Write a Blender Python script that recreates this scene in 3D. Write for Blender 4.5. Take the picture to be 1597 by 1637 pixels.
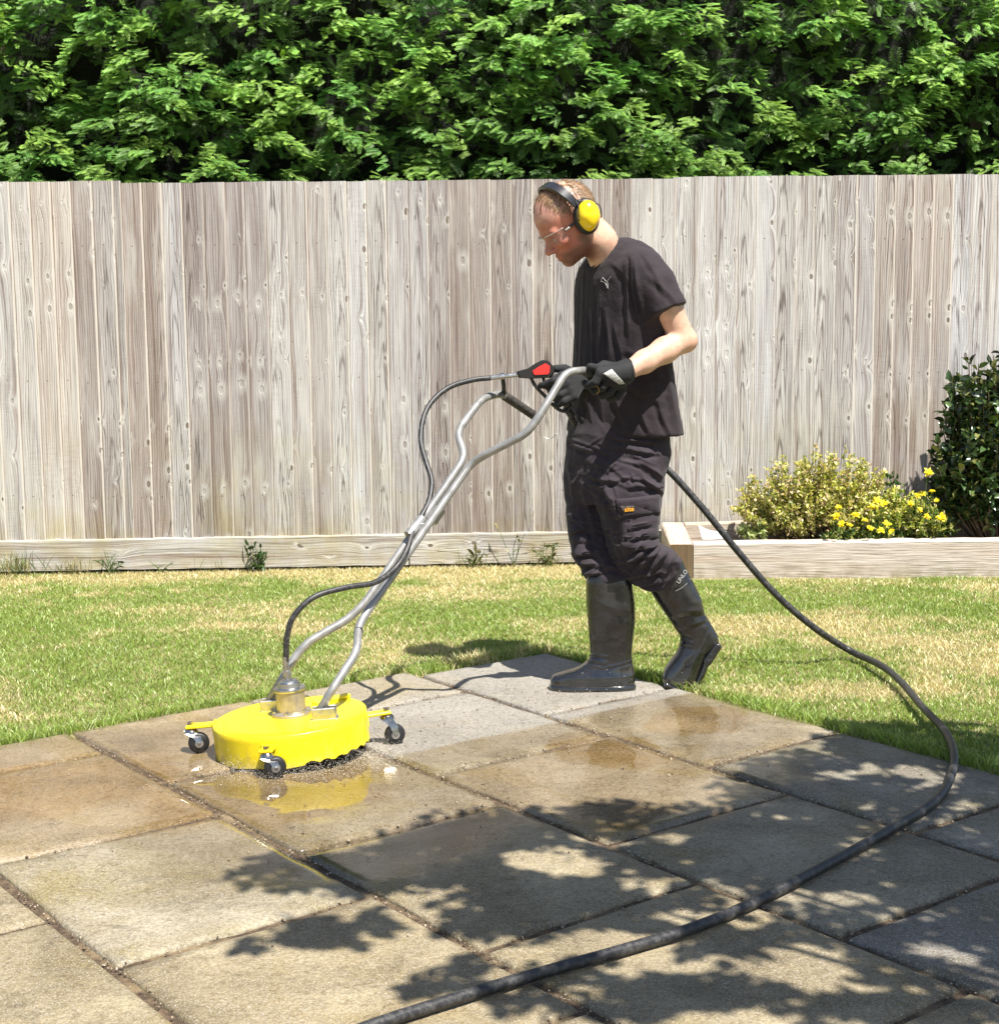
import bpy, math, random
import numpy as np
from mathutils import Vector, Matrix
S = bpy.context.scene
for o in list(bpy.data.objects): bpy.data.objects.remove(o)
random.seed(4); RNG = np.random.default_rng(11)
# ---------------------------------------------------------------- camera
F = 2500.0; CX = 798.5; CY = 818.5; H = 1.36          # focal length in photo pixels, centre, eye height
P = math.atan((818.5-490)/F); PHI = -0.0093
fw = np.array([0, math.cos(P), -math.sin(P)]); up0 = np.array([0, math.sin(P), math.cos(P)]); rt0 = np.array([1.0, 0, 0])
CR = math.cos(PHI)*rt0+math.sin(PHI)*up0; CU = -math.sin(PHI)*rt0+math.cos(PHI)*up0
cd = bpy.data.cameras.new('camera'); cam = bpy.data.objects.new('camera', cd); S.collection.objects.link(cam)
cam.matrix_world = Matrix(((CR[0], CU[0], -fw[0], 0), (CR[1], CU[1], -fw[1], 0), (CR[2], CU[2], -fw[2], H), (0, 0, 0, 1)))
cd.sensor_fit = 'HORIZONTAL'; cd.sensor_width = 36; cd.lens = 36*F/1597; cd.clip_end = 500; cd.clip_start = 0.05
S.camera = cam
def ray(x, y): return fw+CR*(x-CX)/F-CU*(y-CY)/F
def gp(x, y, z=0.0):
    d = ray(x, y); t = (z-H)/d[2]; return np.array([d[0]*t, d[1]*t, z])
def at(x, y, Y):
    d = ray(x, y); t = Y/d[1]; return np.array([d[0]*t, Y, H+d[2]*t])
def pj(p):
    q = np.asarray(p)-np.array([0, 0, H]); dz = q@fw
    return np.stack([CX+F*(q@CR)/dz, CY-F*(q@CU)/dz], -1)
# ---------------------------------------------------------------- sky, sun, exposure
SUN_EL = math.radians(63); SUNH = np.array([.59, -.81]); SUNH = SUNH/np.linalg.norm(SUNH)
SUN = np.array([SUNH[0]*math.cos(SUN_EL), SUNH[1]*math.cos(SUN_EL), math.sin(SUN_EL)])
W = bpy.data.worlds.new('World'); S.world = W; W.use_nodes = True
bg = W.node_tree.nodes['Background']; sk = W.node_tree.nodes.new('ShaderNodeTexSky')
sk.sky_type = 'NISHITA'; sk.sun_disc = False; sk.sun_elevation = SUN_EL; sk.sun_rotation = math.atan2(SUNH[0], SUNH[1])
W.node_tree.links.new(sk.outputs[0], bg.inputs[0]); bg.inputs[1].default_value = 0.072
ld = bpy.data.lights.new('sun', 'SUN'); ld.energy = 5.0; ld.angle = math.radians(.5); ld.color = (1, .955, .88)
sun = bpy.data.objects.new('sun', ld); S.collection.objects.link(sun); sun.rotation_euler = Vector(SUN).to_track_quat('Z', 'Y').to_euler()
sun.location = (3, -3, 8)
S.view_settings.view_transform = 'Standard'; S.view_settings.look = 'None'; S.view_settings.exposure = 1.10; S.view_settings.gamma = 1
S.cycles.max_bounces = 6; S.cycles.transparent_max_bounces = 8; S.cycles.use_denoising = True
# ---------------------------------------------------------------- helpers
def link(o): S.collection.objects.link(o); return o
def mesh_np(name, v, f, mats=(), smooth=False):
    """v (n,3); f: (m,k) array or list of faces"""
    me = bpy.data.meshes.new(name); v = np.asarray(v, dtype=np.float32)
    if isinstance(f, np.ndarray):
        m, k = f.shape
        me.vertices.add(len(v)); me.vertices.foreach_set('co', v.ravel())
        me.loops.add(m*k); me.loops.foreach_set('vertex_index', f.astype(np.int32).ravel())
        me.polygons.add(m); me.polygons.foreach_set('loop_start', np.arange(0, m*k, k, dtype=np.int32))
        me.polygons.foreach_set('loop_total', np.full(m, k, dtype=np.int32))
    else:
        me.from_pydata([tuple(map(float, p)) for p in v], [], [tuple(map(int, q)) for q in f])
    if smooth: me.polygons.foreach_set('use_smooth', np.ones(len(me.polygons), dtype=bool))
    me.update(calc_edges=True); me.validate()
    for m_ in (mats if isinstance(mats, (list, tuple)) else [mats]): me.materials.append(m_)
    return me
def vattr(me, name, arr):
    arr = np.asarray(arr, dtype=np.float32)
    if arr.ndim == 1: a = me.attributes.new(name, 'FLOAT', 'POINT'); a.data.foreach_set('value', arr)
    else:
        if arr.shape[1] == 3: arr = np.c_[arr, np.ones(len(arr), np.float32)]
        a = me.attributes.new(name, 'FLOAT_COLOR', 'POINT'); a.data.foreach_set('color', arr.ravel().astype(np.float32))
def tag(o, label=None, cat=None, group=None, kind=None):
    if label: o['label'] = label
    if cat: o['category'] = cat
    if group: o['group'] = group
    if kind: o['kind'] = kind
    return o
def obj(name, me, parent=None):
    o = link(bpy.data.objects.new(name, me))
    if parent is not None:
        o.parent = parent
        M = Matrix.Translation(parent.location)
        o.matrix_parent_inverse = M.inverted()     # parts are modelled in world space
    return o
def empty(name, loc): 
    o = link(bpy.data.objects.new(name, None)); o.location = [float(c) for c in loc]; o.empty_display_size = .1; return o
class MB:
    def __init__(s): s.v = []; s.f = []; s.n = 0; s.a = []
    def add(s, v, f, a=None):
        v = np.asarray(v, float); s.v.append(v); s.f += [tuple(i+s.n for i in q) for q in f]; s.n += len(v)
        if a is not None: s.a.append(np.tile(np.asarray(a, float), (len(v), 1)))
    def box(s, c, d, M=None, a=None, bev=0.0):
        x, y, z = [k/2 for k in d]; b = min(bev, x*.9, y*.9, z*.9)
        if b <= 0:
            v = np.array([[sx*x, sy*y, sz*z] for sx in (-1, 1) for sy in (-1, 1) for sz in (-1, 1)])
            f = [(0, 1, 3, 2), (4, 6, 7, 5), (0, 4, 5, 1), (2, 3, 7, 6), (0, 2, 6, 4), (1, 5, 7, 3)]
        else:
            v = []; idx = {}
            for sx in (-1, 1):
                for sy in (-1, 1):
                    for sz in (-1, 1):
                        for ax in range(3):
                            p = [sx*(x-b), sy*(y-b), sz*(z-b)]; p[ax] = (sx*x, sy*y, sz*z)[ax]
                            idx[(sx, sy, sz, ax)] = len(v); v.append(p)
            v = np.array(v); f = []
            for ax in range(3):
                o1, o2 = [k for k in range(3) if k != ax]
                for sg in (-1, 1):
                    q = []
                    for (p1, p2) in ((-1, -1), (1, -1), (1, 1), (-1, 1)):
                        k = [0, 0, 0]; k[ax] = sg; k[o1] = p1; k[o2] = p2; q.append(idx[(*k, ax)])
                    f.append(tuple(q))
                for p1 in (-1, 1):
                    for p2 in (-1, 1):
                        q = []
                        for sg, w in ((-1, o1), (-1, o2), (1, o2), (1, o1)):
                            k = [0, 0, 0]; k[ax] = sg; k[o1] = p1; k[o2] = p2; q.append(idx[(*k, w)])
                        f.append(tuple(q))
            for sx in (-1, 1):
                for sy in (-1, 1):
                    for sz in (-1, 1): f.append(tuple(idx[(sx, sy, sz, ax)] for ax in range(3)))
        if M is not None: v = v@np.asarray(M).T
        s.add(v+np.asarray(c), f, a)
    def tube(s, pts, r, n=12, cap=True, a=None):
        pts = np.asarray(pts, float); m = len(pts); r = np.broadcast_to(np.asarray(r, float), (m,))
        t = np.gradient(pts, axis=0); t /= np.linalg.norm(t, axis=1)[:, None]+1e-12
        ref = np.array([0, 0, 1.0]) if abs(t[0][2]) < .9 else np.array([1.0, 0, 0])
        u = ref-t[0]*(ref@t[0]); u /= np.linalg.norm(u); V = []
        for i in range(m):
            u = u-t[i]*(u@t[i]); u /= np.linalg.norm(u); w = np.cross(t[i], u)
            an = np.arange(n)*2*math.pi/n
            V.append(pts[i]+r[i]*(np.cos(an)[:, None]*u+np.sin(an)[:, None]*w))
        f = [(i*n+j, i*n+(j+1) % n, (i+1)*n+(j+1) % n, (i+1)*n+j) for i in range(m-1) for j in range(n)]
        if cap: f += [tuple(range(n-1, -1, -1)), tuple((m-1)*n+j for j in range(n))]
        s.add(np.concatenate(V), f, a)
    def lathe(s, prof, c, M=None, n=48, a=None):
        V = []; 
        for (r, z) in prof: V += [(r*math.cos(k*2*math.pi/n), r*math.sin(k*2*math.pi/n), z) for k in range(n)]
        V = np.array(V); m = len(prof)
        f = [(i*n+j, i*n+(j+1) % n, (i+1)*n+(j+1) % n, (i+1)*n+j) for i in range(m-1) for j in range(n)]
        f += [tuple(range(n-1, -1, -1)), tuple((m-1)*n+j for j in range(n))]
        if M is not None: V = V@np.asarray(M).T
        s.add(V+np.asarray(c), f, a)
    def build(s, name, mat, parent=None, smooth=False, angle=None):
        me = mesh_np(name, np.concatenate(s.v), s.f, mat, smooth or angle is not None)
        if s.a: vattr(me, 'tint', np.concatenate(s.a))
        if angle is not None:
            import bmesh
            b = bmesh.new(); b.from_mesh(me)
            for e in b.edges:
                if len(e.link_faces) == 2 and e.calc_face_angle(0) > math.radians(angle): e.smooth = False
            b.to_mesh(me); b.free()
        return obj(name, me, parent)
def spline(pts, n=8):
    """Catmull-Rom through pts"""
    p = np.asarray(pts, float); p = np.concatenate([[2*p[0]-p[1]], p, [2*p[-1]-p[-2]]]); out = []
    for i in range(1, len(p)-2):
        for k in range(n):
            t = k/n; a, b, c, d = p[i-1], p[i], p[i+1], p[i+2]
            out.append(.5*((2*b)+(-a+c)*t+(2*a-5*b+4*c-d)*t*t+(-a+3*b-3*c+d)*t**3))
    out.append(p[-2]); return np.array(out)
def fillet(pts, r, n=5):
    """polyline with rounded corners"""
    p = [np.asarray(q, float) for q in pts]; out = [p[0]]
    for i in range(1, len(p)-1):
        a, b, c = p[i-1], p[i], p[i+1]; la = np.linalg.norm(a-b); lc = np.linalg.norm(c-b); q = min(r, la*.45, lc*.45)
        s0 = b+(a-b)/la*q; s1 = b+(c-b)/lc*q
        for k in range(n+1): t = k/n; out.append((1-t)**2*s0+2*t*(1-t)*b+t*t*s1)
    out.append(p[-1]); return np.array(out)
# ---------------------------------------------------------------- node helpers
class NT:
    def __init__(s, name):
        s.m = bpy.data.materials.new(name); s.m.use_nodes = True; s.t = s.m.node_tree
        s.b = s.t.nodes['Principled BSDF']; s.out = s.t.nodes['Material Output']
    def set(s, sock, v):
        if isinstance(v, bpy.types.NodeSocket): s.t.links.new(v, sock)
        elif isinstance(v, tuple) and len(v) == 3 and sock.type == 'RGBA': sock.default_value = (*v, 1)
        else: sock.default_value = v
    def n(s, typ, ins=None, **pr):
        nd = s.t.nodes.new('ShaderNode'+typ)
        for k, v in pr.items(): setattr(nd, k, v)
        for k, v in (ins or {}).items(): s.set(nd.inputs[k], v)
        return nd
    def math(s, op, a, b=0.0, c=0.0, clamp=False): return s.n('Math', {0: a, 1: b, 2: c}, operation=op, use_clamp=clamp).outputs[0]
    def mix(s, f, a, b, mode='MIX'): 
        nd = s.n('Mix', None, data_type='RGBA', blend_type=mode); s.set(nd.inputs[0], f); s.set(nd.inputs[6], a); s.set(nd.inputs[7], b); return nd.outputs[2]
    def mr(s, v, a, b, c=0.0, d=1.0, smooth=False): return s.n('MapRange', {0: v, 1: a, 2: b, 3: c, 4: d}, interpolation_type='SMOOTHSTEP' if smooth else 'LINEAR', clamp=True).outputs[0]
    def noise(s, vec, scale, det=4.0, rough=.55, dist=0.0, col=False):
        nd = s.n('TexNoise', {'Scale': scale, 'Detail': det, 'Roughness': rough, 'Distortion': dist}); 
        if vec is not None: s.set(nd.inputs['Vector'], vec)
        return nd.outputs[1 if col else 0]
    def ramp(s, f, stops):
        nd = s.n('ValToRGB', {0: f}); e = nd.color_ramp.elements
        while len(e) < len(stops): e.new(.5)
        for el, (p, c) in zip(e, stops): el.position = p; el.color = (*c, 1)
        return nd.outputs[0]
    def vm(s, op, a, b=None, scale=None):
        nd = s.n('VectorMath', None, operation=op); s.set(nd.inputs[0], a)
        if b is not None: s.set(nd.inputs[1], b)
        if scale is not None: s.set(nd.inputs['Scale'], scale)
        return nd.outputs['Value'] if op in ('LENGTH', 'DOT_PRODUCT', 'DISTANCE') else nd.outputs[0]
    def pos(s): return s.n('NewGeometry').outputs['Position']
    def ocs(s): return s.n('TexCoord').outputs['Object']
    def attr(s, name): return s.n('Attribute', None, attribute_name=name)
    def bump(s, h, strength=.3, dist=.01, normal=None):
        ins = {'Height': h, 'Strength': strength, 'Distance': dist}
        if normal is not None: ins['Normal'] = normal
        nb = s.n('Bump', ins).outputs[0]; s.t.links.new(nb, s.b.inputs['Normal']); return nb
    def P(s, **k):
        for q, v in k.items(): s.set(s.b.inputs[q.replace('_', ' ')], v)
        return s.m
def simple(name, col, rough=.5, metal=0.0, noise=0.0, scale=60, bump=0.0, spec=.5, coat=0.0):
    t = NT(name); 
    p = t.pos()
    if noise: 
        nz = t.noise(p, scale, 5, .6); c = t.mix(t.mr(nz, .3, .7), tuple(x*(1-noise) for x in col), tuple(min(1, x*(1+noise)) for x in col)); t.P(Base_Color=c)
        t.P(Roughness=t.mr(nz, .3, .7, rough*.8, min(1, rough*1.2)))
    else: t.P(Base_Color=col, Roughness=rough)
    if bump: t.bump(t.noise(p, scale*3, 3), bump, .004)
    return t.P(Metallic=metal, Specular_IOR_Level=spec, Coat_Weight=coat)
# ================================================================ the setting
TH = math.atan2(.795, -.607); DA = np.array([math.cos(TH), math.sin(TH)]); DB = np.array([DA[1], -DA[0]])   # directions of the paving joints
def ab(a, b): return DA*a+DB*b
def vnoise(p, seed, scale):
    """smooth value noise, p (n,2)"""
    p = np.asarray(p)*scale; i = np.floor(p).astype(np.int64); f = p-i; f = f*f*(3-2*f)
    def h(ix, iy):
        n = (ix*374761393+iy*668265263+seed*69069) & 0x7fffffff; n = ((n ^ (n >> 13))*1274126177) & 0x7fffffff
        return ((n ^ (n >> 16)) & 0xffff)/65535.0
    a = h(i[:, 0], i[:, 1]); b = h(i[:, 0]+1, i[:, 1]); c = h(i[:, 0], i[:, 1]+1); d = h(i[:, 0]+1, i[:, 1]+1)
    return (a*(1-f[:, 0])+b*f[:, 0])*(1-f[:, 1])+(c*(1-f[:, 0])+d*f[:, 0])*f[:, 1]
def fbm(p, seed, scale, o=4): return sum(vnoise(p, seed+k, scale*2**k)*.5**k for k in range(o))/sum(.5**k for k in range(o))

# ---- paving material
t = NT('riven_stone_paving'); pos = t.pos()
tint = t.attr('tint').outputs['Color']
sx = t.n('SeparateXYZ', {0: pos})
ca = t.math('ADD', t.math('MULTIPLY', sx.outputs[0], float(DA[0])), t.math('MULTIPLY', sx.outputs[1], float(DA[1])))
cb = t.math('ADD', t.math('MULTIPLY', sx.outputs[0], float(DB[0])), t.math('MULTIPLY', sx.outputs[1], float(DB[1])))
pab = t.n('CombineXYZ', {0: ca, 1: cb}).outputs[0]
srnd = t.vm('ADD', pos, t.vm('SCALE', t.attr('tint').outputs['Vector'], scale=37.0))
wv = t.noise(srnd, 3.2, 6, .62, .6)
big = t.noise(srnd, 1.9, 4, .6, 1.2)
fine = t.noise(pos, 95, 4, .7)
gr = t.noise(pos, 260, 2, .6)
dirty = t.ramp(wv, [(.26, (.118, .098, .066)), (.42, (.20, .170, .118)), (.56, (.27, .235, .175)), (.74, (.36, .325, .25))])
dirty = t.mix(t.mr(big, .5, .66), dirty, t.mix(.65, dirty, (.20, .155, .055)))
dirty = t.mix(t.mr(t.noise(srnd, 7, 5, .7, .4), .56, .70, 0, .6), dirty, (.10, .085, .06))
dirty = t.mix(.75, dirty, t.mix(1, dirty, t.vm('SCALE', tint, scale=1.5), 'MULTIPLY'))
clean = t.mix(t.mr(wv, .3, .7), (.215, .198, .172), (.315, .297, .265))
clean = t.mix(t.mr(t.noise(srnd, 5, 3, .5, 1.5), .5, .7, 0, .45), clean, (.33, .29, .22))
# scrubbed band left by the cleaner: straight edge, everything beyond a = 3.88 and b > 2.5
jit = t.math('MULTIPLY', t.math('SUBTRACT', t.noise(pos, 9, 3), .5), .03)
m1 = t.mr(t.math('ADD', ca, jit), 3.868, 3.892)
m2 = t.mr(t.math('ADD', cb, jit), 2.50, 2.56)
far = t.mr(t.math('ADD', ca, t.math('MULTIPLY', t.math('SUBTRACT', t.noise(pos, 4, 4, .6), .5), .35)), 4.36, 4.50)
leftish = t.mr(cb, 3.06, 3.30, 1.0, 0.0)
cm = t.math('MULTIPLY', t.math('MULTIPLY', m1, m2), t.math('SUBTRACT', 1.0, t.math('MULTIPLY', t.math('MULTIPLY', far, leftish), .75)))
col = t.mix(cm, dirty, clean)
col = t.mix(t.mr(fine, .30, .60, .75, 0), col, t.mix(1, col, (.42, .38, .32), 'MULTIPLY'))
spk = t.mr(gr, .56, .68, 0, .75); col = t.mix(spk, col, (.46, .43, .38)); col = t.mix(t.mr(t.noise(pos, 150, 3, .75), .52, .66, 0, .5), col, t.mix(1, col, (.48, .44, .38), 'MULTIPLY'))
col = t.mix(t.mr(t.noise(pos, 34, 6, .75), .52, .62, 0, .55), col, t.mix(1, col, (.55, .50, .42), 'MULTIPLY'))
# wet film and puddles
def blob(a, b, ra, rb, nsc=3.5, amp=.9, lo=1.15, hi=.75):
    d = t.vm('SUBTRACT', pab, (a, b, 0)); d = t.vm('MULTIPLY', d, (1/ra, 1/rb, 0))
    l = t.math('ADD', t.vm('LENGTH', d), t.math('MULTIPLY', t.math('SUBTRACT', t.noise(pos, nsc, 4, .6), .5), amp))
    return t.mr(l, hi, lo, 1, 0, True)
wet = blob(3.98, 2.12, .78, .78)
wet = t.math('MAXIMUM', wet, blob(4.45, 1.45, .55, .95))
wet = t.math('MAXIMUM', wet, blob(3.42, 2.95, .58, .68))
wet = t.math('MAXIMUM', wet, t.math('MULTIPLY', blob(3.58, 3.50, .42, .52), m1 if False else 1.0))
wet = t.math('MAXIMUM', wet, blob(3.3, 2.1, .30, .45))
wet = t.math('MULTIPLY', wet, t.math('SUBTRACT', 1.0, t.math('MULTIPLY', cm, .72)))
pud = blob(3.52, 3.10, .22, .17, 7, 1.0, 1.05, .92)
pud = t.math('MAXIMUM', pud, blob(3.60, 3.56, .17, .2, 7, 1.0, 1.05, .92))
pud = t.math('MAXIMUM', pud, blob(3.80, 2.08, .28, .36, 6, 1.0, 1.2, .8))
pud = t.math('MAXIMUM', pud, blob(4.25, 1.65, .26, .34, 6, 1.0, 1.2, .8)); pud = t.math('MULTIPLY', pud, wet)
col = t.mix(t.math('MULTIPLY', wet, .8), col, t.mix(1, col, (.64, .60, .545), 'MULTIPLY'))
col = t.mix(t.math('MULTIPLY', pud, .7), col, t.mix(1, col, (.80, .66, .42), 'MULTIPLY'))
rg = t.mr(wv, .3, .7, .82, .62); rg = t.math('ADD', t.math('MULTIPLY', rg, t.math('SUBTRACT', 1.0, wet)), t.math('MULTIPLY', wet, t.mr(t.noise(pos, 14, 4), .3, .7, .04, .14)))
rg = t.math('ADD', t.math('MULTIPLY', rg, t.math('SUBTRACT', 1.0, pud)), t.math('MULTIPLY', pud, .04))
t.P(Base_Color=col, Roughness=rg)
hh = t.math('ADD', t.math('MULTIPLY', wv, 1.0), t.math('ADD', t.math('MULTIPLY', t.noise(pos, 30, 5, .65), .30), t.math('MULTIPLY', fine, .14)))
hh = t.math('ADD', hh, t.math('MULTIPLY', t.noise(pos, 130, 3, .7), .16))
st = t.math('MULTIPLY', t.math('SUBTRACT', 1.0, t.math('MULTIPLY', wet, .90)), t.math('SUBTRACT', 1.0, t.math('MULTIPLY', pud, .93)))
t.bump(hh, st, .016)
M_PAVE = t.m
# ---- slabs
cols = [(-1.36, -.71), (-.71, -.06), (-.06, .59), (.59, 1.24), (1.24, 1.89), (1.89, 2.54), (2.54, 3.22), (3.22, 3.83)]
offs = [.2, .55, .3, .72, .45, .04, .36, .705]      # joint phase per column
joints = {3: 3.30, 4: 2.97, 5: 2.56, 6: 2.89, 7: 2.46, 2: 3.1, 1: 2.7, 0: 3.2}
SV = []; SF = []; SC = []; n0 = 0; NXs, NYs = 26, 30
for ci, (b0, b1) in enumerate(cols):
    aa = [joints[ci]+.762*k for k in range(-6, 6)]
    top = 4.80 if ci < 7 else 4.72
    aa = [q for q in aa if .2 < q < top-.16]+[top]
    for a0, a1 in zip(aa[:-1], aa[1:]):
        g = .0105+RNG.random()*.003; eu = .006/(b1-b0); ev = .006/(a1-a0); u = np.r_[0, np.linspace(eu, 1-eu, NXs-2), 1]; v = np.r_[0, np.linspace(ev, 1-ev, NYs-2), 1]; uu, vv = np.meshgrid(u, v, indexing='ij')
        A = a0+g+(a1-a0-2*g)*vv; B = b0+g+(b1-b0-2*g)*uu
        e = np.minimum(np.minimum(uu, 1-uu)*(b1-b0), np.minimum(vv, 1-vv)*(a1-a0))
        xy = (A[..., None]*DA+B[..., None]*DB).reshape(-1, 2)
        wob = (fbm(xy, 5, 9)-.5)*.014; edge = (e.ravel() < .004)
        ctr = ab((a0+a1)/2, (b0+b1)/2); xy = np.where(edge[:, None], xy+(xy-ctr)/np.linalg.norm(xy-ctr, axis=1)[:, None]*wob[:, None], xy)
        z = (fbm(xy, 17, 4)-.5)*.007+(fbm(xy, 31, 16)-.5)*.003
        tl = RNG.normal(0, .0018, 2); z = z+((xy-ctr)@tl)*1.2
        z = z-np.exp(-(e.ravel()/.005)**2)*.008
        V = np.c_[xy, z]
        idx = np.arange(NXs*NYs).reshape(NXs, NYs); fq = np.stack([idx[:-1, :-1], idx[1:, :-1], idx[1:, 1:], idx[:-1, 1:]], -1).reshape(-1, 4)
        rim = np.concatenate([idx[:, 0], idx[-1, 1:], idx[-2::-1, -1], idx[0, -2:0:-1]]); k = len(rim)
        Vb = V[rim].copy(); Vb[:, 2] = -.04; bi = np.arange(k)+NXs*NYs
        fr = np.stack([rim, np.roll(rim, -1), np.roll(bi, -1), bi], -1)
        SV.append(np.concatenate([V, Vb])); SF.append(np.concatenate([fq, fr[:, ::-1]])+n0); n0 += NXs*NYs+k
        br = RNG.uniform(.86, 1.12); hue = RNG.uniform(-1, 1)
        c = np.array([br*(1+.07*hue), br, br*(1-.10*hue)])*np.array([.86, .80, .70])
        if ci == 7 and a1 < 3.3 and a1 > 1.2: c = np.array([.62, .66, .72])*.95
        if ci == 6 and a1 < 2.2: c = np.array([.50, .54, .66])
        if ci == 4 and abs(a0-2.97) < .02: c = np.array([.80, .80, .74])
        if ci == 4 and a1 < 3.0: c = np.array([.76, .70, .54])
        if ci == 3: c = np.array([.70, .645, .49])
        if ci == 5 and a1 < 3.4: c = np.array([.74, .69, .54])
        if ci == 6 and 2.2 < a1 < 3.0: c = np.array([.64, .63, .56])
        SC.append(np.tile(c, (NXs*NYs+k, 1)))
me = mesh_np('patio', np.concatenate(SV), np.concatenate(SF), M_PAVE, True); vattr(me, 'tint', np.concatenate(SC))
tag(obj('patio', me), kind='structure')
# ---- joint bedding
t = NT('joint_dirt'); p = t.pos(); nz = t.noise(p, 40, 6, .7)
c = t.ramp(nz, [(.3, (.035, .022, .014)), (.5, (.10, .066, .038)), (.7, (.22, .155, .09))]); c = t.mix(t.mr(t.noise(p, 7, 3), .52, .68, 0, .8), c, (.30, .22, .12))
t.P(Base_Color=c, Roughness=.9); t.bump(t.noise(p, 120, 5, .7), .9, .012); M_JOINT = t.m
def ring_pts(L): return np.array([[*ab(a, b), 0] for a, b in L])
nu, nv = 200, 200; uu, vv = np.meshgrid(np.linspace(0, 1, nu), np.linspace(0, 1, nv), indexing='ij'); A = .15+4.57*uu; B = -1.4+5.22*vv
xy = (A[..., None]*DA+B[..., None]*DB).reshape(-1, 2); z = -.011+(fbm(xy, 77, 12)-.5)*.010
idx = np.arange(nu*nv).reshape(nu, nv); fq = np.stack([idx[:-1, :-1], idx[1:, :-1], idx[1:, 1:], idx[:-1, 1:]], -1).reshape(-1, 4)
o = obj('patio_joints', mesh_np('patio_joints', np.c_[xy, z], fq[:, ::-1], M_JOINT, True)); tag(o, kind='structure')
# crumbs of dirt and gravel thrown along the joints and over the wet slabs
mb = []; cv = []; cf = []; n0 = 0
def crumb(x, y, z, s):
    global n0
    v = np.array([[1, 0, 0], [-1, 0, 0], [0, 1, 0], [0, -1, 0], [0, 0, .8], [0, 0, -.5]])*s*RNG.uniform(.6, 1.3, (6, 3)); a = RNG.random()*6.28
    R = np.array([[math.cos(a), -math.sin(a), 0], [math.sin(a), math.cos(a), 0], [0, 0, 1]]); cv.append(v@R.T+[x, y, z])
    cf.append(np.array([[0, 2, 4], [2, 1, 4], [1, 3, 4], [3, 0, 4], [2, 0, 5], [1, 2, 5], [3, 1, 5], [0, 3, 5]])+n0); n0 += 6
for _ in range(2600):
    ci = RNG.integers(2, 8); b0 = cols[ci][0]
    if RNG.random() < .6: a = RNG.uniform(1.6, 4.6); b = b0+RNG.normal(0, .008)
    else:
        k = RNG.integers(-2, 3); a = joints[ci]+.762*k+RNG.normal(0, .008); b = RNG.uniform(*cols[ci])
    if a > 4.7: continue
    x, y = ab(a, b); crumb(x, y, -.004, RNG.uniform(.0015, .0045))
for _ in range(420):
    a = RNG.normal(3.75, .45); b = RNG.normal(2.7, .6)
    if a > 4.7 or b > 3.75: continue
    x, y = ab(a, b); crumb(x, y, .003, RNG.uniform(.0015, .0045))
t = NT('gravel_crumbs'); c = t.ramp(t.n('NewGeometry').outputs['Random Per Island'], [(0, (.06, .045, .03)), (.5, (.22, .16, .10)), (1, (.45, .38, .28))]); t.P(Base_Color=c, Roughness=.85)
tag(obj('gravel_crumbs', mesh_np('gravel_crumbs', np.concatenate(cv), np.concatenate(cf), t.m)), 'loose grit and dirt along the paving joints', 'grit', kind='stuff')

# ---- ground sheet + lawn
t = NT('soil'); p = t.pos(); nz = t.noise(p, 5, 6, .65)
c = t.ramp(nz, [(.3, (.10, .11, .035)), (.5, (.24, .205, .09)), (.7, (.38, .31, .17))]); t.P(Base_Color=c, Roughness=.95); t.bump(t.noise(p, 60, 5, .7), .8, .02); M_SOIL = t.m
g = 250
me = mesh_np('ground', [(-g, -g, -.05), (g, -g, -.05), (g, g, -.05), (-g, g, -.05)], np.array([[0, 1, 2, 3]]), M_SOIL); tag(obj('ground', me), kind='structure')
def in_patio(xy, m=0.0):
    a = xy@DA; b = xy@DB; w = (fbm(xy, 91, 6)-.5)*.05
    return (b < 3.83+m+w) & (a < np.where(b < 3.2, 4.80, 4.72)+m+w)
FX0, FY0, FSL = -2.63, 8.10, .047                      # fence line: y = FY0 + FSL (x - FX0)
def fence_y(x): return FY0+FSL*(np.asarray(x)-FX0)
nx, ny = 150, 110; xs = np.linspace(-3.6, 3.8, nx); ys = np.linspace(4.0, 8.6, ny); X, Y = np.meshgrid(xs, ys, indexing='ij'); xy = np.c_[X.ravel(), Y.ravel()]
zl = -.013+(fbm(xy, 3, 3)-.5)*.006; zl = np.where(in_patio(xy, -.03), -.045, zl)
idx = np.arange(nx*ny).reshape(nx, ny); fq = np.stack([idx[:-1, :-1], idx[1:, :-1], idx[1:, 1:], idx[:-1, 1:]], -1).reshape(-1, 4)
tag(obj('lawn', mesh_np('lawn', np.c_[xy, zl], fq, M_SOIL, True)), kind='structure')
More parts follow.
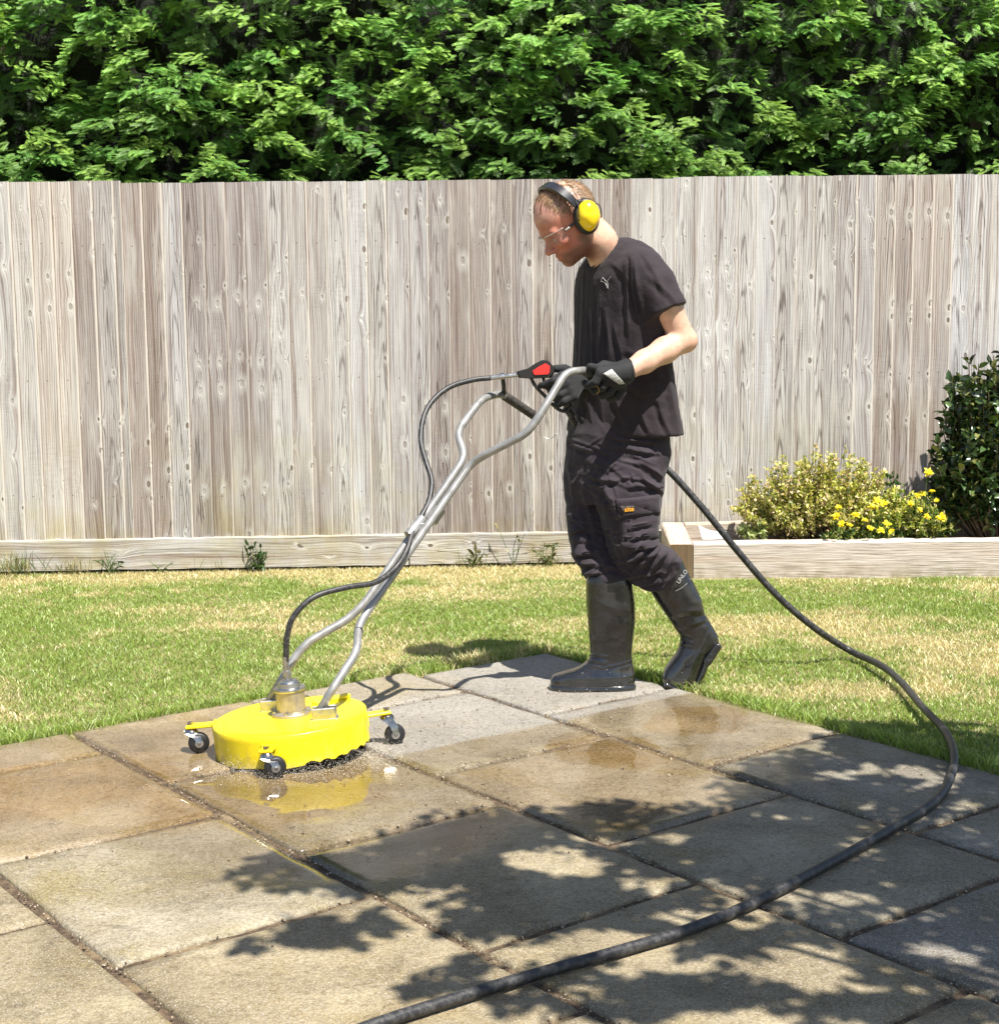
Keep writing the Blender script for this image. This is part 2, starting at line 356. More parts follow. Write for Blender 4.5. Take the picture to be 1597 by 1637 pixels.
# grass blades
def straw(xy):
    s = fbm(xy*np.array([.55, 1.5]), 41, 1.6, 4); s2 = fbm(xy, 42, 7, 3)
    d = fence_y(xy[:, 0])-xy[:, 1]
    v = (s-.5)*3.0+(s2-.5)*1.5+.50+.85*np.exp(-(np.maximum(d, 0)/.35)**2)-.30*(xy[:, 0] < -1)
    a = xy@DA; b = xy@DB; ed = np.minimum(np.abs(a-4.78), np.abs(b-3.83)); v -= .55*np.exp(-(ed/.22)**2)
    return np.clip(v, 0, 1)
def blades(xy, hgt, wid, seed, lean=.5):
    n = len(xy); r = np.random.default_rng(seed)
    h = hgt*r.uniform(.55, 1.3, n); an = r.random(n)*6.283; d = np.c_[np.cos(an), np.sin(an)]
    la = r.random(n)*6.283; l = np.c_[np.cos(la), np.sin(la)]*(h*lean*r.uniform(.2, 1.3, n))[:, None]
    z0 = -.016; w = wid*r.uniform(.6, 1.3, n)[:, None]
    b0 = np.c_[xy-d*w/2, np.full(n, z0)]; b1 = np.c_[xy+d*w/2, np.full(n, z0)]
    m0 = np.c_[xy+l*.4-d*w*.42, z0+h*.6]; m1 = np.c_[xy+l*.4+d*w*.42, z0+h*.6]; tp = np.c_[xy+l, z0+h]
    V = np.stack([b0, b1, m1, m0, tp], 1).reshape(-1, 3); i = np.arange(n)[:, None]*5
    Fq = np.concatenate([np.c_[i, i+1, i+2], np.c_[i, i+2, i+3], np.c_[i+3, i+2, i+4]])
    return V, Fq
N = 700000; xy = np.c_[RNG.uniform(-3.7, 3.8, N), RNG.uniform(4.2, 8.45, N)]
# density by distance, keep the near edge thick
keep = ~in_patio(xy, RNG.normal(.0, .012, N)) & (xy[:, 1] < fence_y(xy[:, 0])-.01) & (np.abs(xy[:, 0])/xy[:, 1] < .50) & ~((xy[:, 0] > .96) & (xy[:, 1] > 7.72))
xy = xy[keep]; a_ = xy@DA; b_ = xy@DB
edge = np.minimum(np.where(b_ < 3.9, np.abs(a_-4.78), 9), np.where(a_ < 4.8, np.abs(b_-3.84), 9))
hg = .017+.030*np.exp(-(edge/.06)**2)+.010*(fbm(xy, 55, 2.2)-.4)
st = straw(xy); V, Fq = blades(xy, hg, .0034, 5, 1.0)
rr = RNG.random(len(xy)); isst = rr < st*.9
gcol = np.array([.215, .315, .066])*RNG.uniform(.6, 1.35, (len(xy), 1))+np.array([.06, .035, 0])*RNG.random((len(xy), 1))
scol = np.array([.70, .59, .34])*RNG.uniform(.55, 1.2, (len(xy), 1))
colr = np.where(isst[:, None], scol, gcol)
t = NT('grass_blade'); c = t.attr('tint').outputs['Color']; df = t.n('BsdfDiffuse', {0: c}).outputs[0]; tr = t.n('BsdfTranslucent', {0: t.mix(1, c, (1.2, 1.25, .7), 'MULTIPLY')}).outputs[0]
gl = t.n('BsdfGlossy', {0: (.9, .95, .8), 1: .45}).outputs[0]
mx = t.n('MixShader', {0: .38, 1: df, 2: tr}).outputs[0]; mx = t.n('MixShader', {0: .05, 1: mx, 2: gl}).outputs[0]; t.t.links.new(mx, t.out.inputs[0]); M_GRASS = t.m
me = mesh_np('grass', V, Fq, M_GRASS); vattr(me, 'tint', np.repeat(colr, 5, axis=0))
tag(obj('grass', me), 'short dry mown lawn grass, green with straw patches', 'grass', kind='stuff')

# ================================================================ fence
t = NT('weathered_board'); uv = t.n('UVMap').outputs[0]; tn = t.attr('tint'); tc = tn.outputs['Color']; sp = t.n('SeparateColor', {0: tc})
r1, r2, r3 = sp.outputs[0], sp.outputs[1], sp.outputs[2]
pos = t.pos(); su = t.n('SeparateXYZ', {0: uv}); U_, V_ = su.outputs[0], su.outputs[1]
# knots: cells stretched along the board
kv = t.n('CombineXYZ', {0: t.math('MULTIPLY', U_, 9.0), 1: t.math('MULTIPLY', V_, 4.2), 2: t.math('MULTIPLY', r3, 3.0)}).outputs[0]
vo = t.n('TexVoronoi', {'Vector': kv, 'Scale': 1.0, 'Randomness': 1.0}, feature='F1')
kd = vo.outputs['Distance']; kc = t.n('SeparateColor', {0: vo.outputs['Color']}).outputs[0]
kdv = t.vm('SUBTRACT', kv, vo.outputs['Position'])
kk = t.vm('MULTIPLY', kdv, (1/9.0, .55/4.2, 0)); kdm = t.vm('LENGTH', kk)       # metres-like
ksz = t.mr(t.n('SeparateColor', {0: vo.outputs['Color']}).outputs[1], .0, 1.0, .30, 1.25)
pull = t.math('DIVIDE', .00022, t.math('ADD', t.math('MULTIPLY', kdm, kdm), .00035))
has = t.math('GREATER_THAN', kc, .48)
pull = t.math('MULTIPLY', pull, has)
gx = t.math('ADD', t.math('MULTIPLY', U_, 1.0), t.math('MULTIPLY', pull, .035))
warp = t.math('MULTIPLY', t.math('SUBTRACT', t.noise(t.n('CombineXYZ', {0: t.math('MULTIPLY', U_, 7.0), 1: t.math('MULTIPLY', V_, 1.1), 2: t.math('MULTIPLY', r2, 9.0)}).outputs[0], 1.0, 3, .5), .5), .055)
gx = t.math('ADD', gx, warp)
gv = t.n('CombineXYZ', {0: t.math('MULTIPLY', gx, 120.0), 1: t.math('MULTIPLY', V_, 2.2), 2: t.math('MULTIPLY', r1, 40.0)}).outputs[0]
g1 = t.noise(gv, 1.0, 4, .6)
wvn = t.n('TexWave', {'Vector': t.n('CombineXYZ', {0: t.math('ADD', gx, t.math('MULTIPLY', r2, 3.0)), 1: t.math('MULTIPLY', V_, .012), 2: 0.0}).outputs[0], 'Scale': 26.0, 'Distortion': 2.2, 'Detail': 2.0, 'Detail Scale': .8}, wave_type='BANDS', bands_direction='X', wave_profile='SAW').outputs[1]
wvn = t.math('MULTIPLY', wvn, t.mr(r3, .2, .8, .5, 1.0))
g2 = t.noise(t.n('CombineXYZ', {0: t.math('MULTIPLY', U_, 420.0), 1: t.math('MULTIPLY', V_, 9.0), 2: r2}).outputs[0], 1.0, 3, .6)
uc = t.math('SUBTRACT', U_, t.math('ADD', .03, t.math('MULTIPLY', r2, .05)))
cath = t.math('ADD', t.math('MULTIPLY', t.math('MULTIPLY', uc, uc), 1700.0), t.math('ADD', t.math('MULTIPLY', V_, 3.6), t.math('MULTIPLY', t.noise(t.n('CombineXYZ', {0: t.math('MULTIPLY', gx, 22.0), 1: t.math('MULTIPLY', V_, 1.6), 2: r1}).outputs[0], 1.0, 3, .55), 3.4)))
cath = t.math('PINGPONG', cath, .5); cath = t.mr(cath, .0, .22, .0, 1.0, True)
cathm = t.mr(t.math('FRACT', t.math('ADD', t.math('MULTIPLY', r1, 3.0), t.math('MULTIPLY', r3, 5.0))), .35, .6, .1, 1.0)
grain = t.math('ADD', t.math('MULTIPLY', g1, .62), t.math('ADD', t.math('MULTIPLY', wvn, .28), t.math('MULTIPLY', g2, .22)))
grain = t.math('SUBTRACT', grain, t.math('MULTIPLY', t.math('MULTIPLY', t.math('SUBTRACT', 1.0, cath), cathm), .21))
base = t.ramp(grain, [(.24, (.150, .128, .120)), (.40, (.345, .325, .31)), (.57, (.545, .525, .505)), (.78, (.70, .685, .67))])
stk = t.noise(t.n('CombineXYZ', {0: t.math('MULTIPLY', gx, 55.0), 1: t.math('MULTIPLY', V_, .55), 2: t.math('MULTIPLY', r3, 30.0)}).outputs[0], 1.0, 3, .6)
base = t.mix(t.mr(stk, .53, .66, 0, .8), base, t.mix(1, base, (.58, .48, .44), 'MULTIPLY')); base = t.mix(t.mr(stk, .42, .30, 0, .6), base, t.mix(1, base, (.80, .83, .88), 'MULTIPLY'))
saw = t.noise(t.n('CombineXYZ', {0: t.math('MULTIPLY', U_, 14.0), 1: t.math('MULTIPLY', V_, 190.0), 2: r1}).outputs[0], 1.0, 2, .5); sawm = t.mr(t.noise(t.n('CombineXYZ', {0: t.math('MULTIPLY', U_, 8.0), 1: t.math('MULTIPLY', V_, 2.5), 2: t.math('MULTIPLY', r2, 11.0)}).outputs[0], 1.0, 2, .5), .45, .65, 0, .5)
base = t.mix(t.math('MULTIPLY', sawm, t.mr(saw, .40, .60)), base, t.mix(1, base, (.80, .78, .77), 'MULTIPLY'))
# per-board weathering: silver, brown, tan
base = t.mix(t.mr(r1, .42, .90, 0, .9), base, t.mix(1, base, (.64, .57, .54), 'MULTIPLY'))
base = t.mix(t.mr(r2, .70, .98, 0, .55), base, t.mix(1, base, (1.0, .90, .78), 'MULTIPLY'))
base = t.mix(t.mr(r3, .6, .95, 0, .6), base, t.mix(1, base, (.93, .97, 1.04), 'MULTIPLY'))
blot = t.noise(t.n('CombineXYZ', {0: t.math('MULTIPLY', U_, 14.0), 1: t.math('MULTIPLY', V_, 1.6), 2: t.math('MULTIPLY', r1, 20.0)}).outputs[0], 1.0, 4, .6)
base = t.mix(t.mr(blot, .50, .70, 0, .6), base, t.mix(1, base, (.70, .64, .61), 'MULTIPLY'))
base = t.mix(t.mr(blot, .46, .30, 0, .45), base, (.60, .58, .55))
# algae and damp rising from the bottom
sz = t.n('SeparateXYZ', {0: pos}).outputs[2]
alg = t.math('MULTIPLY', t.mr(sz, .95, .15, 0, 1), t.mr(t.noise(pos, 3.1, 5, .65), .42, .68))
base = t.mix(t.math('MULTIPLY', alg, .8), base, t.mix(1, base, (.90, .85, .52), 'MULTIPLY'))
low = t.math('MULTIPLY', t.mr(sz, .42, .05, 0, 1), t.mr(t.noise(pos, 9, 5, .65), .35, .65)); base = t.mix(t.math('MULTIPLY', low, .5), base, t.mix(1, base, (.78, .68, .40), 'MULTIPLY'))
# knots
kr = t.math('MULTIPLY', ksz, .0112)
core = t.math('MULTIPLY', t.mr(t.math('DIVIDE', kdm, kr), .55, 1.0, 1, 0, True), has)
halo = t.math('MULTIPLY', t.mr(t.math('DIVIDE', kdm, kr), .9, 3.2, 1, 0, True), has)
base = t.mix(t.math('MULTIPLY', halo, .36), base, (.66, .64, .60))
ringc = t.mix(t.mr(t.noise(pos, 300, 2), .3, .7), (.085, .065, .052), (.22, .17, .125)); dark = None
base = t.mix(t.math('MULTIPLY', core, t.mr(kc, .55, .80, .1, .95)), base, ringc)
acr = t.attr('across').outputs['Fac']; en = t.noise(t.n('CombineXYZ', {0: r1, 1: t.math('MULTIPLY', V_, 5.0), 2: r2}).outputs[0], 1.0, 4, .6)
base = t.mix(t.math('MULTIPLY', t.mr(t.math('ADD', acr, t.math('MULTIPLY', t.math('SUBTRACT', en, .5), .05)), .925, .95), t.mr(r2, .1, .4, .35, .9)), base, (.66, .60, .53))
dzn = None
for z0 in (.40, 1.0, 1.70):
    e_ = t.math('ABSOLUTE', t.math('ADD', t.math('SUBTRACT', sz, z0), t.math('MULTIPLY', t.math('SUBTRACT', r1, .5), .03))); dzn = e_ if dzn is None else t.math('MINIMUM', dzn, e_)
nd_ = t.math('SQRT', t.math('ADD', t.math('POWER', t.math('MULTIPLY', t.math('SUBTRACT', acr, .45), .105), 2.0), t.math('POWER', dzn, 2.0)))
base = t.mix(t.mr(nd_, .0025, .0045, .85, 0), base, (.09, .07, .055))
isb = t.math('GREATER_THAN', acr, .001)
base = t.mix(t.math('MULTIPLY', isb, t.math('MULTIPLY', t.mr(t.math('ADD', acr, t.math('MULTIPLY', t.math('SUBTRACT', en, .5), .03)), .018, .055, 1, 0), t.mr(r3, .15, .7, .35, .95))), base, (.13, .105, .085))  # shadow of the overlap painted as a dark line along each board's thin edge
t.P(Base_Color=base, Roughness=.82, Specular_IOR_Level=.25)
t.bump(t.math('SUBTRACT', grain, t.math('MULTIPLY', core, .6)), .55, .006); M_BOARD = t.m

fence = empty('wooden_fence', (0.2, float(fence_y(.2)), 0)); tag(fence, 'weathered grey timber fence of vertical feather edge boards below the hedge', 'fence')
FANG = math.atan(FSL)
def fpt(s, out, z):
    """s metres along the fence from x=0, out towards the camera"""
    d = np.array([math.cos(FANG), math.sin(FANG)]); nrm = np.array([d[1], -d[0]])
    q = np.array([0, float(fence_y(0))])+d*s+nrm*out; return (q[0], q[1], z)
def board_panel(s0, s1, dz, rng):
    V = []; Fc = []; T = []; UVc = []; EV = []; n = 0; s = s0
    family = rng.random(3); cnt = 0
    while s < s1-.02:
        w = rng.uniform(.098, .112)
        if s1-s-w < .04: w = s1-s
        if cnt <= 0: family = rng.random(3); zoff = rng.random()*9; cnt = rng.integers(2, 5)
        cnt -= 1; ti = np.clip(family+rng.normal(0, .17, 3), 0, 1); zoff += rng.normal(0, .03)
        zt = 2.012+dz+.0035*s+rng.normal(0, .0018); zb = .165+rng.normal(0, .002); ln = rng.normal(0, .0022)
        uo = rng.random()*.0; ks = 14
        bow = rng.normal(0, .0018)
        for k in range(ks+1):
            f = k/ks; z = zb+(zt-zb)*f; jx = ln*f+(rng.normal(0, .0005)); bo = bow*math.sin(math.pi*f)
            # thin edge left, thick edge right
            for (ss, oo) in ((s-.012, .005), (s+w, .021+bo), (s+w, .001), (s-.012, .001)):
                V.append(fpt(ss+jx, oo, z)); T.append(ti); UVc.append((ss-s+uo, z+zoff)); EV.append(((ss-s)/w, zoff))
        for k in range(ks):
            b = n+k*4
            for q in range(4): Fc.append((b+q, b+(q+1) % 4, b+4+(q+1) % 4, b+4+q))
        b = n+ks*4; Fc.append((b, b+1, b+2, b+3)); Fc.append((n+3, n+2, n+1, n)); n += (ks+1)*4
        s += w
    me = mesh_np('board_panel', V, Fc, M_BOARD); vattr(me, 'tint', np.array(T))
    ul = me.uv_layers.new(name='UVMap'); li = np.zeros(len(me.loops), dtype=np.int32); me.loops.foreach_get('vertex_index', li)
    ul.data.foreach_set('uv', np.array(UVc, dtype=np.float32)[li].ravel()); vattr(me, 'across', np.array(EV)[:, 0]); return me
rf = np.random.default_rng(21)
pb = [-3.3, -1.92, 0.93, 3.4]
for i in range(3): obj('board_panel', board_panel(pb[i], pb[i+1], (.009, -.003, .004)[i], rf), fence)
# gravel boards
def long_board(name, s0, s1, out0, out1, z0, z1, rng, parent):
    V = []; Fc = []; T = []; UVc = []; ks = 40; ti = rng.random(3)*np.array([.6, .8, .8]); zo = rng.random()*9
    for k in range(ks+1):
        s = s0+(s1-s0)*k/ks; w = rng.normal(0, .0012, 2)
        for oo, z in ((out1, z0+w[0]-.004), (out1, z1-.006+w[1]), (out1-.006, z1+w[1]), (out0, z1+w[1]), (out0, z0)):
            V.append(fpt(s, oo, z)); T.append(ti); UVc.append((z*.9, s+zo))
    for k in range(ks):
        for q in range(5): Fc.append((k*5+q, k*5+(q+1) % 5, k*5+5+(q+1) % 5, k*5+5+q))
    Fc += [tuple(range(4, -1, -1)), tuple(ks*5+q for q in range(5))]
    Fc = [f[::-1] for f in Fc]
    me = mesh_np(name, V, Fc, M_BOARD); vattr(me, 'tint', np.array(T)); ul = me.uv_layers.new(name='UVMap'); li = np.zeros(len(me.loops), dtype=np.int32); me.loops.foreach_get('vertex_index', li)
    ul.data.foreach_set('uv', np.array(UVc, dtype=np.float32)[li].ravel()); return obj(name, me, parent)
for s0, s1 in ((-3.3, -.485), (-.478, 2.38), (2.387, 3.4)): long_board('gravel_board', s0, s1, -.018, .026, .012, .172, rf, fence)
for s in (-3.2, -1.92, -.48, .93, 2.38):
    m = MB(); m.box(fpt(s, -.07, .98), (.09, .09, 1.95), bev=.004); m.build('post', simple('post_wood', (.26, .22, .17), .85, 0, .3, 12) if s == -3.2 else bpy.data.materials['post_wood'], fence)
for z in (.4, 1.0, 1.7):
    m = MB(); p0 = np.array(fpt(-3.3, -.02, z)); p1 = np.array(fpt(3.4, -.02, z)); R = np.array([[math.cos(FANG), -math.sin(FANG), 0], [math.sin(FANG), math.cos(FANG), 0], [0, 0, 1]])
    m.box((p0+p1)/2, (6.7, .032, .075), R); m.build('rail', bpy.data.materials['post_wood'], fence)

# ================================================================ hedge
def frond():
    """flat conifer spray along +x, normal +z, unit length"""
    q = []; c = []
    def leaf(p, d, L, w, tipness):
        p = np.array(p); d = np.array(d)/np.linalg.norm(d); n = np.array([-d[1], d[0], 0])
        q.append([p, p+d*L*.45+n*w, p+d*L, p+d*L*.45-n*w]); c.append(tipness)
    r = np.random.default_rng(3)
    for i in range(8):
        x = .08+.115*i; L = .40*(1-x*.62)
        for sd in (-1, 1):
            a = math.radians(46+r.uniform(-8, 8)); z = -.05*x*x; d = (math.cos(a), sd*math.sin(a), -.18+r.uniform(-.1, .1))
            p = (x+.03*(sd > 0), 0, z); leaf(p, d, L, .021, x)
            for k in (.35, .62):
                pp = np.array(p)+np.array(d)*L*k
                for s2 in (-1, 1):
                    a2 = a*sd+s2*.75; leaf(pp, (math.cos(a2), math.sin(a2), -.25), L*.46, .017, x+.15)
    leaf((0, 0, 0), (1, 0, -.03), .5, .015, .2); leaf((.45, 0, -.01), (1, 0, -.1), .6, .022, 1.0)
    return np.array(q), np.array(c)
FQ, FC = frond()
def place_fronds(base, axis, nrm, L, shade, bright):
    """vectorised: base (n,3) axis (n,3) nrm (n,3) L (n,)"""
    ax = axis/np.linalg.norm(axis, axis=1)[:, None]; nn = nrm-ax*np.sum(nrm*ax, 1)[:, None]; nn /= np.linalg.norm(nn, axis=1)[:, None]; bt = np.cross(nn, ax)
    q = FQ.reshape(-1, 3)
    V = base[:, None]+L[:, None, None]*(q[None, :, :1]*ax[:, None]+q[None, :, 1:2]*bt[:, None]*.8+q[None, :, 2:]*nn[:, None])
    n = len(base); V = V.reshape(-1, 3); Fq = np.arange(len(V)).reshape(-1, 4)
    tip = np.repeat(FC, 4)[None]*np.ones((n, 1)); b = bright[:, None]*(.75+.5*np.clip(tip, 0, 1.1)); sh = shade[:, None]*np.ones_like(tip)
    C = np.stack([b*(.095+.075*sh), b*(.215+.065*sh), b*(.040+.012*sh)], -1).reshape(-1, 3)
    return V, Fq, C
rh = np.random.default_rng(8); B_ = []; A_ = []; N_ = []; L_ = []; S_ = []; R_ = []
nb = 700
for k in range(nb):
    x = rh.uniform(-3.7, 3.9); z = rh.uniform(1.72, 3.45); fy = float(fence_y(x))+.32
    sl = rh.normal(0, .18) + (-.32 if (math.sin(x*1.9+z*2.3) > 0) else .25)
    dirx = 1 if rh.random() < .5 else -1; ln = rh.uniform(.10, .34); out = rh.uniform(0, .22)+.10*max(0, z-2.5)
    nf = int(14+165*ln); hue = rh.uniform(.0, 1.2)
    for j in range(nf):
        f = rh.random(); px = x+dirx*ln*(f-.5); pz = z-abs(f-.5)**2*.8*ln+sl*(f-.5)*ln+rh.normal(0, .017); py = fy+.22-out-.16*math.sin(math.pi*(.2+.8*f))+abs(rh.normal(0, .05))
        B_.append((px, py, pz)); A_.append((dirx*rh.uniform(.15, 1.0)+rh.normal(0, .35), -rh.uniform(.35, 1.0), rh.normal(-.28, .22))); N_.append((rh.normal(.1, .3), rh.normal(-.50, .25), rh.uniform(.6, 1.0)))
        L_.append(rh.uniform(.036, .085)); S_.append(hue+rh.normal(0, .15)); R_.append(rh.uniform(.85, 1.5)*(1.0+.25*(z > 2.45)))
for k in range(6500):     # inner foliage
    x = rh.uniform(-3.8, 4.0); z = rh.uniform(1.5, 3.8); py = float(fence_y(x))+.40+rh.random()*.35
    B_.append((x, py, z)); A_.append((rh.normal(0, .8), -rh.uniform(.1, 1), rh.normal(-.35, .4))); N_.append((rh.normal(0, .5), -rh.uniform(0, 1), rh.uniform(.1, 1)))
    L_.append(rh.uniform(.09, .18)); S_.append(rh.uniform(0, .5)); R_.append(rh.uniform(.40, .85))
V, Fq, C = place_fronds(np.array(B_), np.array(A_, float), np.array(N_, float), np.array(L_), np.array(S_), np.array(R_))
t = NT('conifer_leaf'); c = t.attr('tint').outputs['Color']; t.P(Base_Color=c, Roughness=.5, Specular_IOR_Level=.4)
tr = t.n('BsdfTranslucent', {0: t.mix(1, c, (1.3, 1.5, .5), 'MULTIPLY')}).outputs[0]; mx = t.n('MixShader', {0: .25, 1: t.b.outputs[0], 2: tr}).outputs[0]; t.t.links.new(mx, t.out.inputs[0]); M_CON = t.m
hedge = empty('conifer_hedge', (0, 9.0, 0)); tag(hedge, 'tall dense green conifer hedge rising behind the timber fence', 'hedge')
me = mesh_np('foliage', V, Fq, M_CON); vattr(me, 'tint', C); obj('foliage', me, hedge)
# inner mass of dead twigs and trunks
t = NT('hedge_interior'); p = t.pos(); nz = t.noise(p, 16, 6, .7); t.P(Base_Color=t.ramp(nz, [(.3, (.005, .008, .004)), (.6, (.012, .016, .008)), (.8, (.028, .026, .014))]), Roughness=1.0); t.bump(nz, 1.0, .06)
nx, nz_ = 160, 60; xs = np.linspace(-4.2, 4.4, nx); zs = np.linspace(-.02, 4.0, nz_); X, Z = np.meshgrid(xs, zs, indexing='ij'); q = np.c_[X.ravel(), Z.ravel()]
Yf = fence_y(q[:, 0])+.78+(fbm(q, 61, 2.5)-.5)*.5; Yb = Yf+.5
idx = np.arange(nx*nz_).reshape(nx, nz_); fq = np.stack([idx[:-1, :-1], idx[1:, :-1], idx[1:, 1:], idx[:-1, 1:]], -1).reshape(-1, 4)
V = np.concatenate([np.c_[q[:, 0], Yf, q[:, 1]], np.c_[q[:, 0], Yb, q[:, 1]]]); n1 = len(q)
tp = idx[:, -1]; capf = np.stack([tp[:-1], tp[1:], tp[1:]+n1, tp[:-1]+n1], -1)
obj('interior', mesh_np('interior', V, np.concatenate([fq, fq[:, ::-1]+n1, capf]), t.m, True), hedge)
mt = simple('hedge_bark', (.10, .07, .05), .9, 0, .4, 30)
for k in range(9):
    x = -3.6+k*.92+rh.normal(0, .1); m = MB(); y = float(fence_y(x))+.95
    m.tube([(x, y, -.02), (x+rh.normal(0, .03), y, 1.2), (x+rh.normal(0, .05), y, 2.6), (x+rh.normal(0, .06), y, 3.8)], [.07, .06, .045, .02], 8); m.build('trunk', mt, hedge)
# ================================================================ raised bed
bed = empty('raised_bed', (1.9, 7.95, 0)); tag(bed, 'low raised garden bed edged with pale timber sleepers along the fence', 'raised bed')
t = NT('sleeper_wood'); p = t.n('TexCoord').outputs['UV']; tc = t.attr('tint').outputs['Color']
sg = t.noise(t.vm('MULTIPLY', p, (150, 5, 1)), 1.0, 5, .62, .5); s2 = t.noise(t.vm('MULTIPLY', p, (14, .9, 1)), 1.0, 4, .6, .8)
c = t.ramp(sg, [(.30, (.20, .165, .135)), (.45, (.42, .37, .32)), (.62, (.54, .49, .44)), (.8, (.62, .58, .53))]); c = t.mix(t.mr(s2, .5, .7, 0, .6), c, t.mix(1, c, (.78, .66, .53), 'MULTIPLY'))
c = t.mix(1, c, tc, 'MULTIPLY'); lowz = t.n('SeparateXYZ', {0: t.pos()}).outputs[2]
c = t.mix(t.math('MULTIPLY', t.mr(lowz, .08, .0, 0, .6), t.mr(t.noise(t.pos(), 14, 4), .35, .6)), c, (.20, .17, .08))
t.P(Base_Color=c, Roughness=.85); t.bump(sg, .5, .008); M_SLP = t.m
def sleeper(p0, p1, p2, p3, z00, z0, z11, z1, tint, endtint=None):
    """plank between plan corners p0-p1 (front edge) and p3-p2 (back edge); z at the two ends"""
    V = []; UVs = []; T = []; Fc = []; ks = 30
    p0, p1, p2, p3 = [np.array(q, float) for q in (p0, p1, p2, p3)]; L = np.linalg.norm(p1-p0); r = np.random.default_rng(int(L*1000)); wd = np.linalg.norm(p3-p0)
    for k in range(ks+1):
        f = k/ks; a = p0+(p1-p0)*f; b = p3+(p2-p3)*f; zb = z00+(z11-z00)*f; zt = z0+(z1-z0)*f; w = r.normal(0, .0012, 4); e = .007
        for q, z, u in ((a, zb, 0), (a, zt-e+w[0], zt-zb), (a+(b-a)*e/wd, zt+w[1], zt-zb+.01), (b-(b-a)*e/wd, zt+w[2], zt-zb+wd), (b, zt-e+w[3], zt-zb+wd+.01), (b, zb, 2*(zt-zb)+wd)):
            V.append((*q, z)); UVs.append((u, f*L)); T.append(tint)
    for k in range(ks):
        for q in range(6): Fc.append((k*6+q, k*6+6+q, k*6+6+(q+1) % 6, k*6+(q+1) % 6))
    nV = len(V); et = endtint or tint
    for q in list(range(6)): V.append(V[q]); UVs.append((V[q][0]*.9+V[q][1], V[q][2]*.02)); T.append(et)
    for q in range(6): V.append(V[ks*6+q]); UVs.append((V[ks*6+q][0]*.9, V[ks*6+q][2]*.02)); T.append(et)
    Fc.append(tuple(nV+q for q in range(6))); Fc.append(tuple(nV+6+q for q in range(5, -1, -1)))
    me = mesh_np('sleeper', V, Fc, M_SLP); vattr(me, 'tint', np.array(T)); ul = me.uv_layers.new(name='UVMap'); li = np.zeros(len(me.loops), dtype=np.int32); me.loops.foreach_get('vertex_index', li)
    ul.data.foreach_set('uv', np.array(UVs, dtype=np.float32)[li].ravel()); return obj('sleeper', me, bed)
zb0 = at(1110, 869, 7.80)[2]; zb1 = at(1597, 860, 7.72)[2]; x0 = at(1109, 869, 7.8)[0]; xl = at(1071, 869, 7.8)[0]
yb = float(fence_y(1))-.05
sleeper((x0, 7.80), (3.4, 7.68), (3.4, 7.78), (x0, 7.90), -.03, zb0, -.03, zb1, (1.08, 1.05, 1.03))
sleeper((xl, 7.80), (xl, yb), (x0-.003, yb), (x0-.003, 7.80), -.03, zb0-.002, .0, zb0+.050, (1.04, .96, .86), (.30, .22, .13))
sleeper((x0, yb-.06), (3.4, yb+.06), (3.4, yb+.115), (x0, yb-.004), .0, zb0+.052, .0, zb0+.075, (.98, .92, .84))
nx, ny = 60, 20; X, Y = np.meshgrid(np.linspace(x0, 3.4, nx), np.linspace(0, 1, ny), indexing='ij'); YY = 7.88+(yb-.03-7.88)*Y-.05*(X-x0)/2.4*(1-Y); q = np.c_[X.ravel(), YY.ravel()]
idx = np.arange(nx*ny).reshape(nx, ny); fq = np.stack([idx[:-1, :-1], idx[1:, :-1], idx[1:, 1:], idx[:-1, 1:]], -1).reshape(-1, 4)
obj('bed_soil', mesh_np('bed_soil', np.c_[q, .105+(fbm(q, 6, 9)-.5)*.05], fq, simple('bed_soil', (.075, .05, .032), .95, 0, .6, 30, .6), True), bed)

# ---- plants
def leaf_mat(name, rough=.45, trans=.3, spec=.5):
    t = NT(name); c = t.attr('tint').outputs['Color']; t.P(Base_Color=c, Roughness=rough, Specular_IOR_Level=spec)
    tr = t.n('BsdfTranslucent', {0: t.mix(1, c, (1.25, 1.4, .6), 'MULTIPLY')}).outputs[0]; mx = t.n('MixShader', {0: trans, 1: t.b.outputs[0], 2: tr}).outputs[0]; t.t.links.new(mx, t.out.inputs[0]); return t.m
M_LEAF = leaf_mat('garden_leaf'); M_GLOSS = leaf_mat('glossy_leaf', .28, .12, .6); M_PETAL = leaf_mat('yellow_petal', .5, .35)
def leaves(base, axis, nrm, L, wf, col, fold=.25, curl=.2):
    n = len(base); ax = axis/np.linalg.norm(axis, axis=1)[:, None]; nn = nrm-ax*np.sum(nrm*ax, 1)[:, None]; nn /= np.linalg.norm(nn, axis=1)[:, None]+1e-9; bt = np.cross(nn, ax)
    L = np.broadcast_to(L, (n,))[:, None]; w = L*wf
    P0 = base; P1 = base+ax*L*.35-nn*L*curl*.1; P2 = base+ax*L*.72-nn*L*curl*.35; P3 = base+ax*L-nn*L*curl
    V = np.stack([P0, P1+bt*w*.5+nn*w*fold, P1, P1-bt*w*.5+nn*w*fold, P2+bt*w*.4+nn*w*fold*.8, P2, P2-bt*w*.4+nn*w*fold*.8, P3], 1).reshape(-1, 3)
    i = np.arange(n)[:, None]*8
    Fq = np.concatenate([np.c_[i, i+1, i+2, i+2], np.c_[i, i+2, i+3, i+3]])[:, :3]
    Fq4 = np.concatenate([np.c_[i+1, i+4, i+5, i+2], np.c_[i+2, i+5, i+6, i+3]]); Ft = np.concatenate([np.c_[i+4, i+7, i+5], np.c_[i+5, i+7, i+6]])
    Fall = np.concatenate([Fq, Ft, Fq4[:, [0, 1, 2]], Fq4[:, [0, 2, 3]]])
    return V, Fall, np.repeat(col, 8, axis=0)
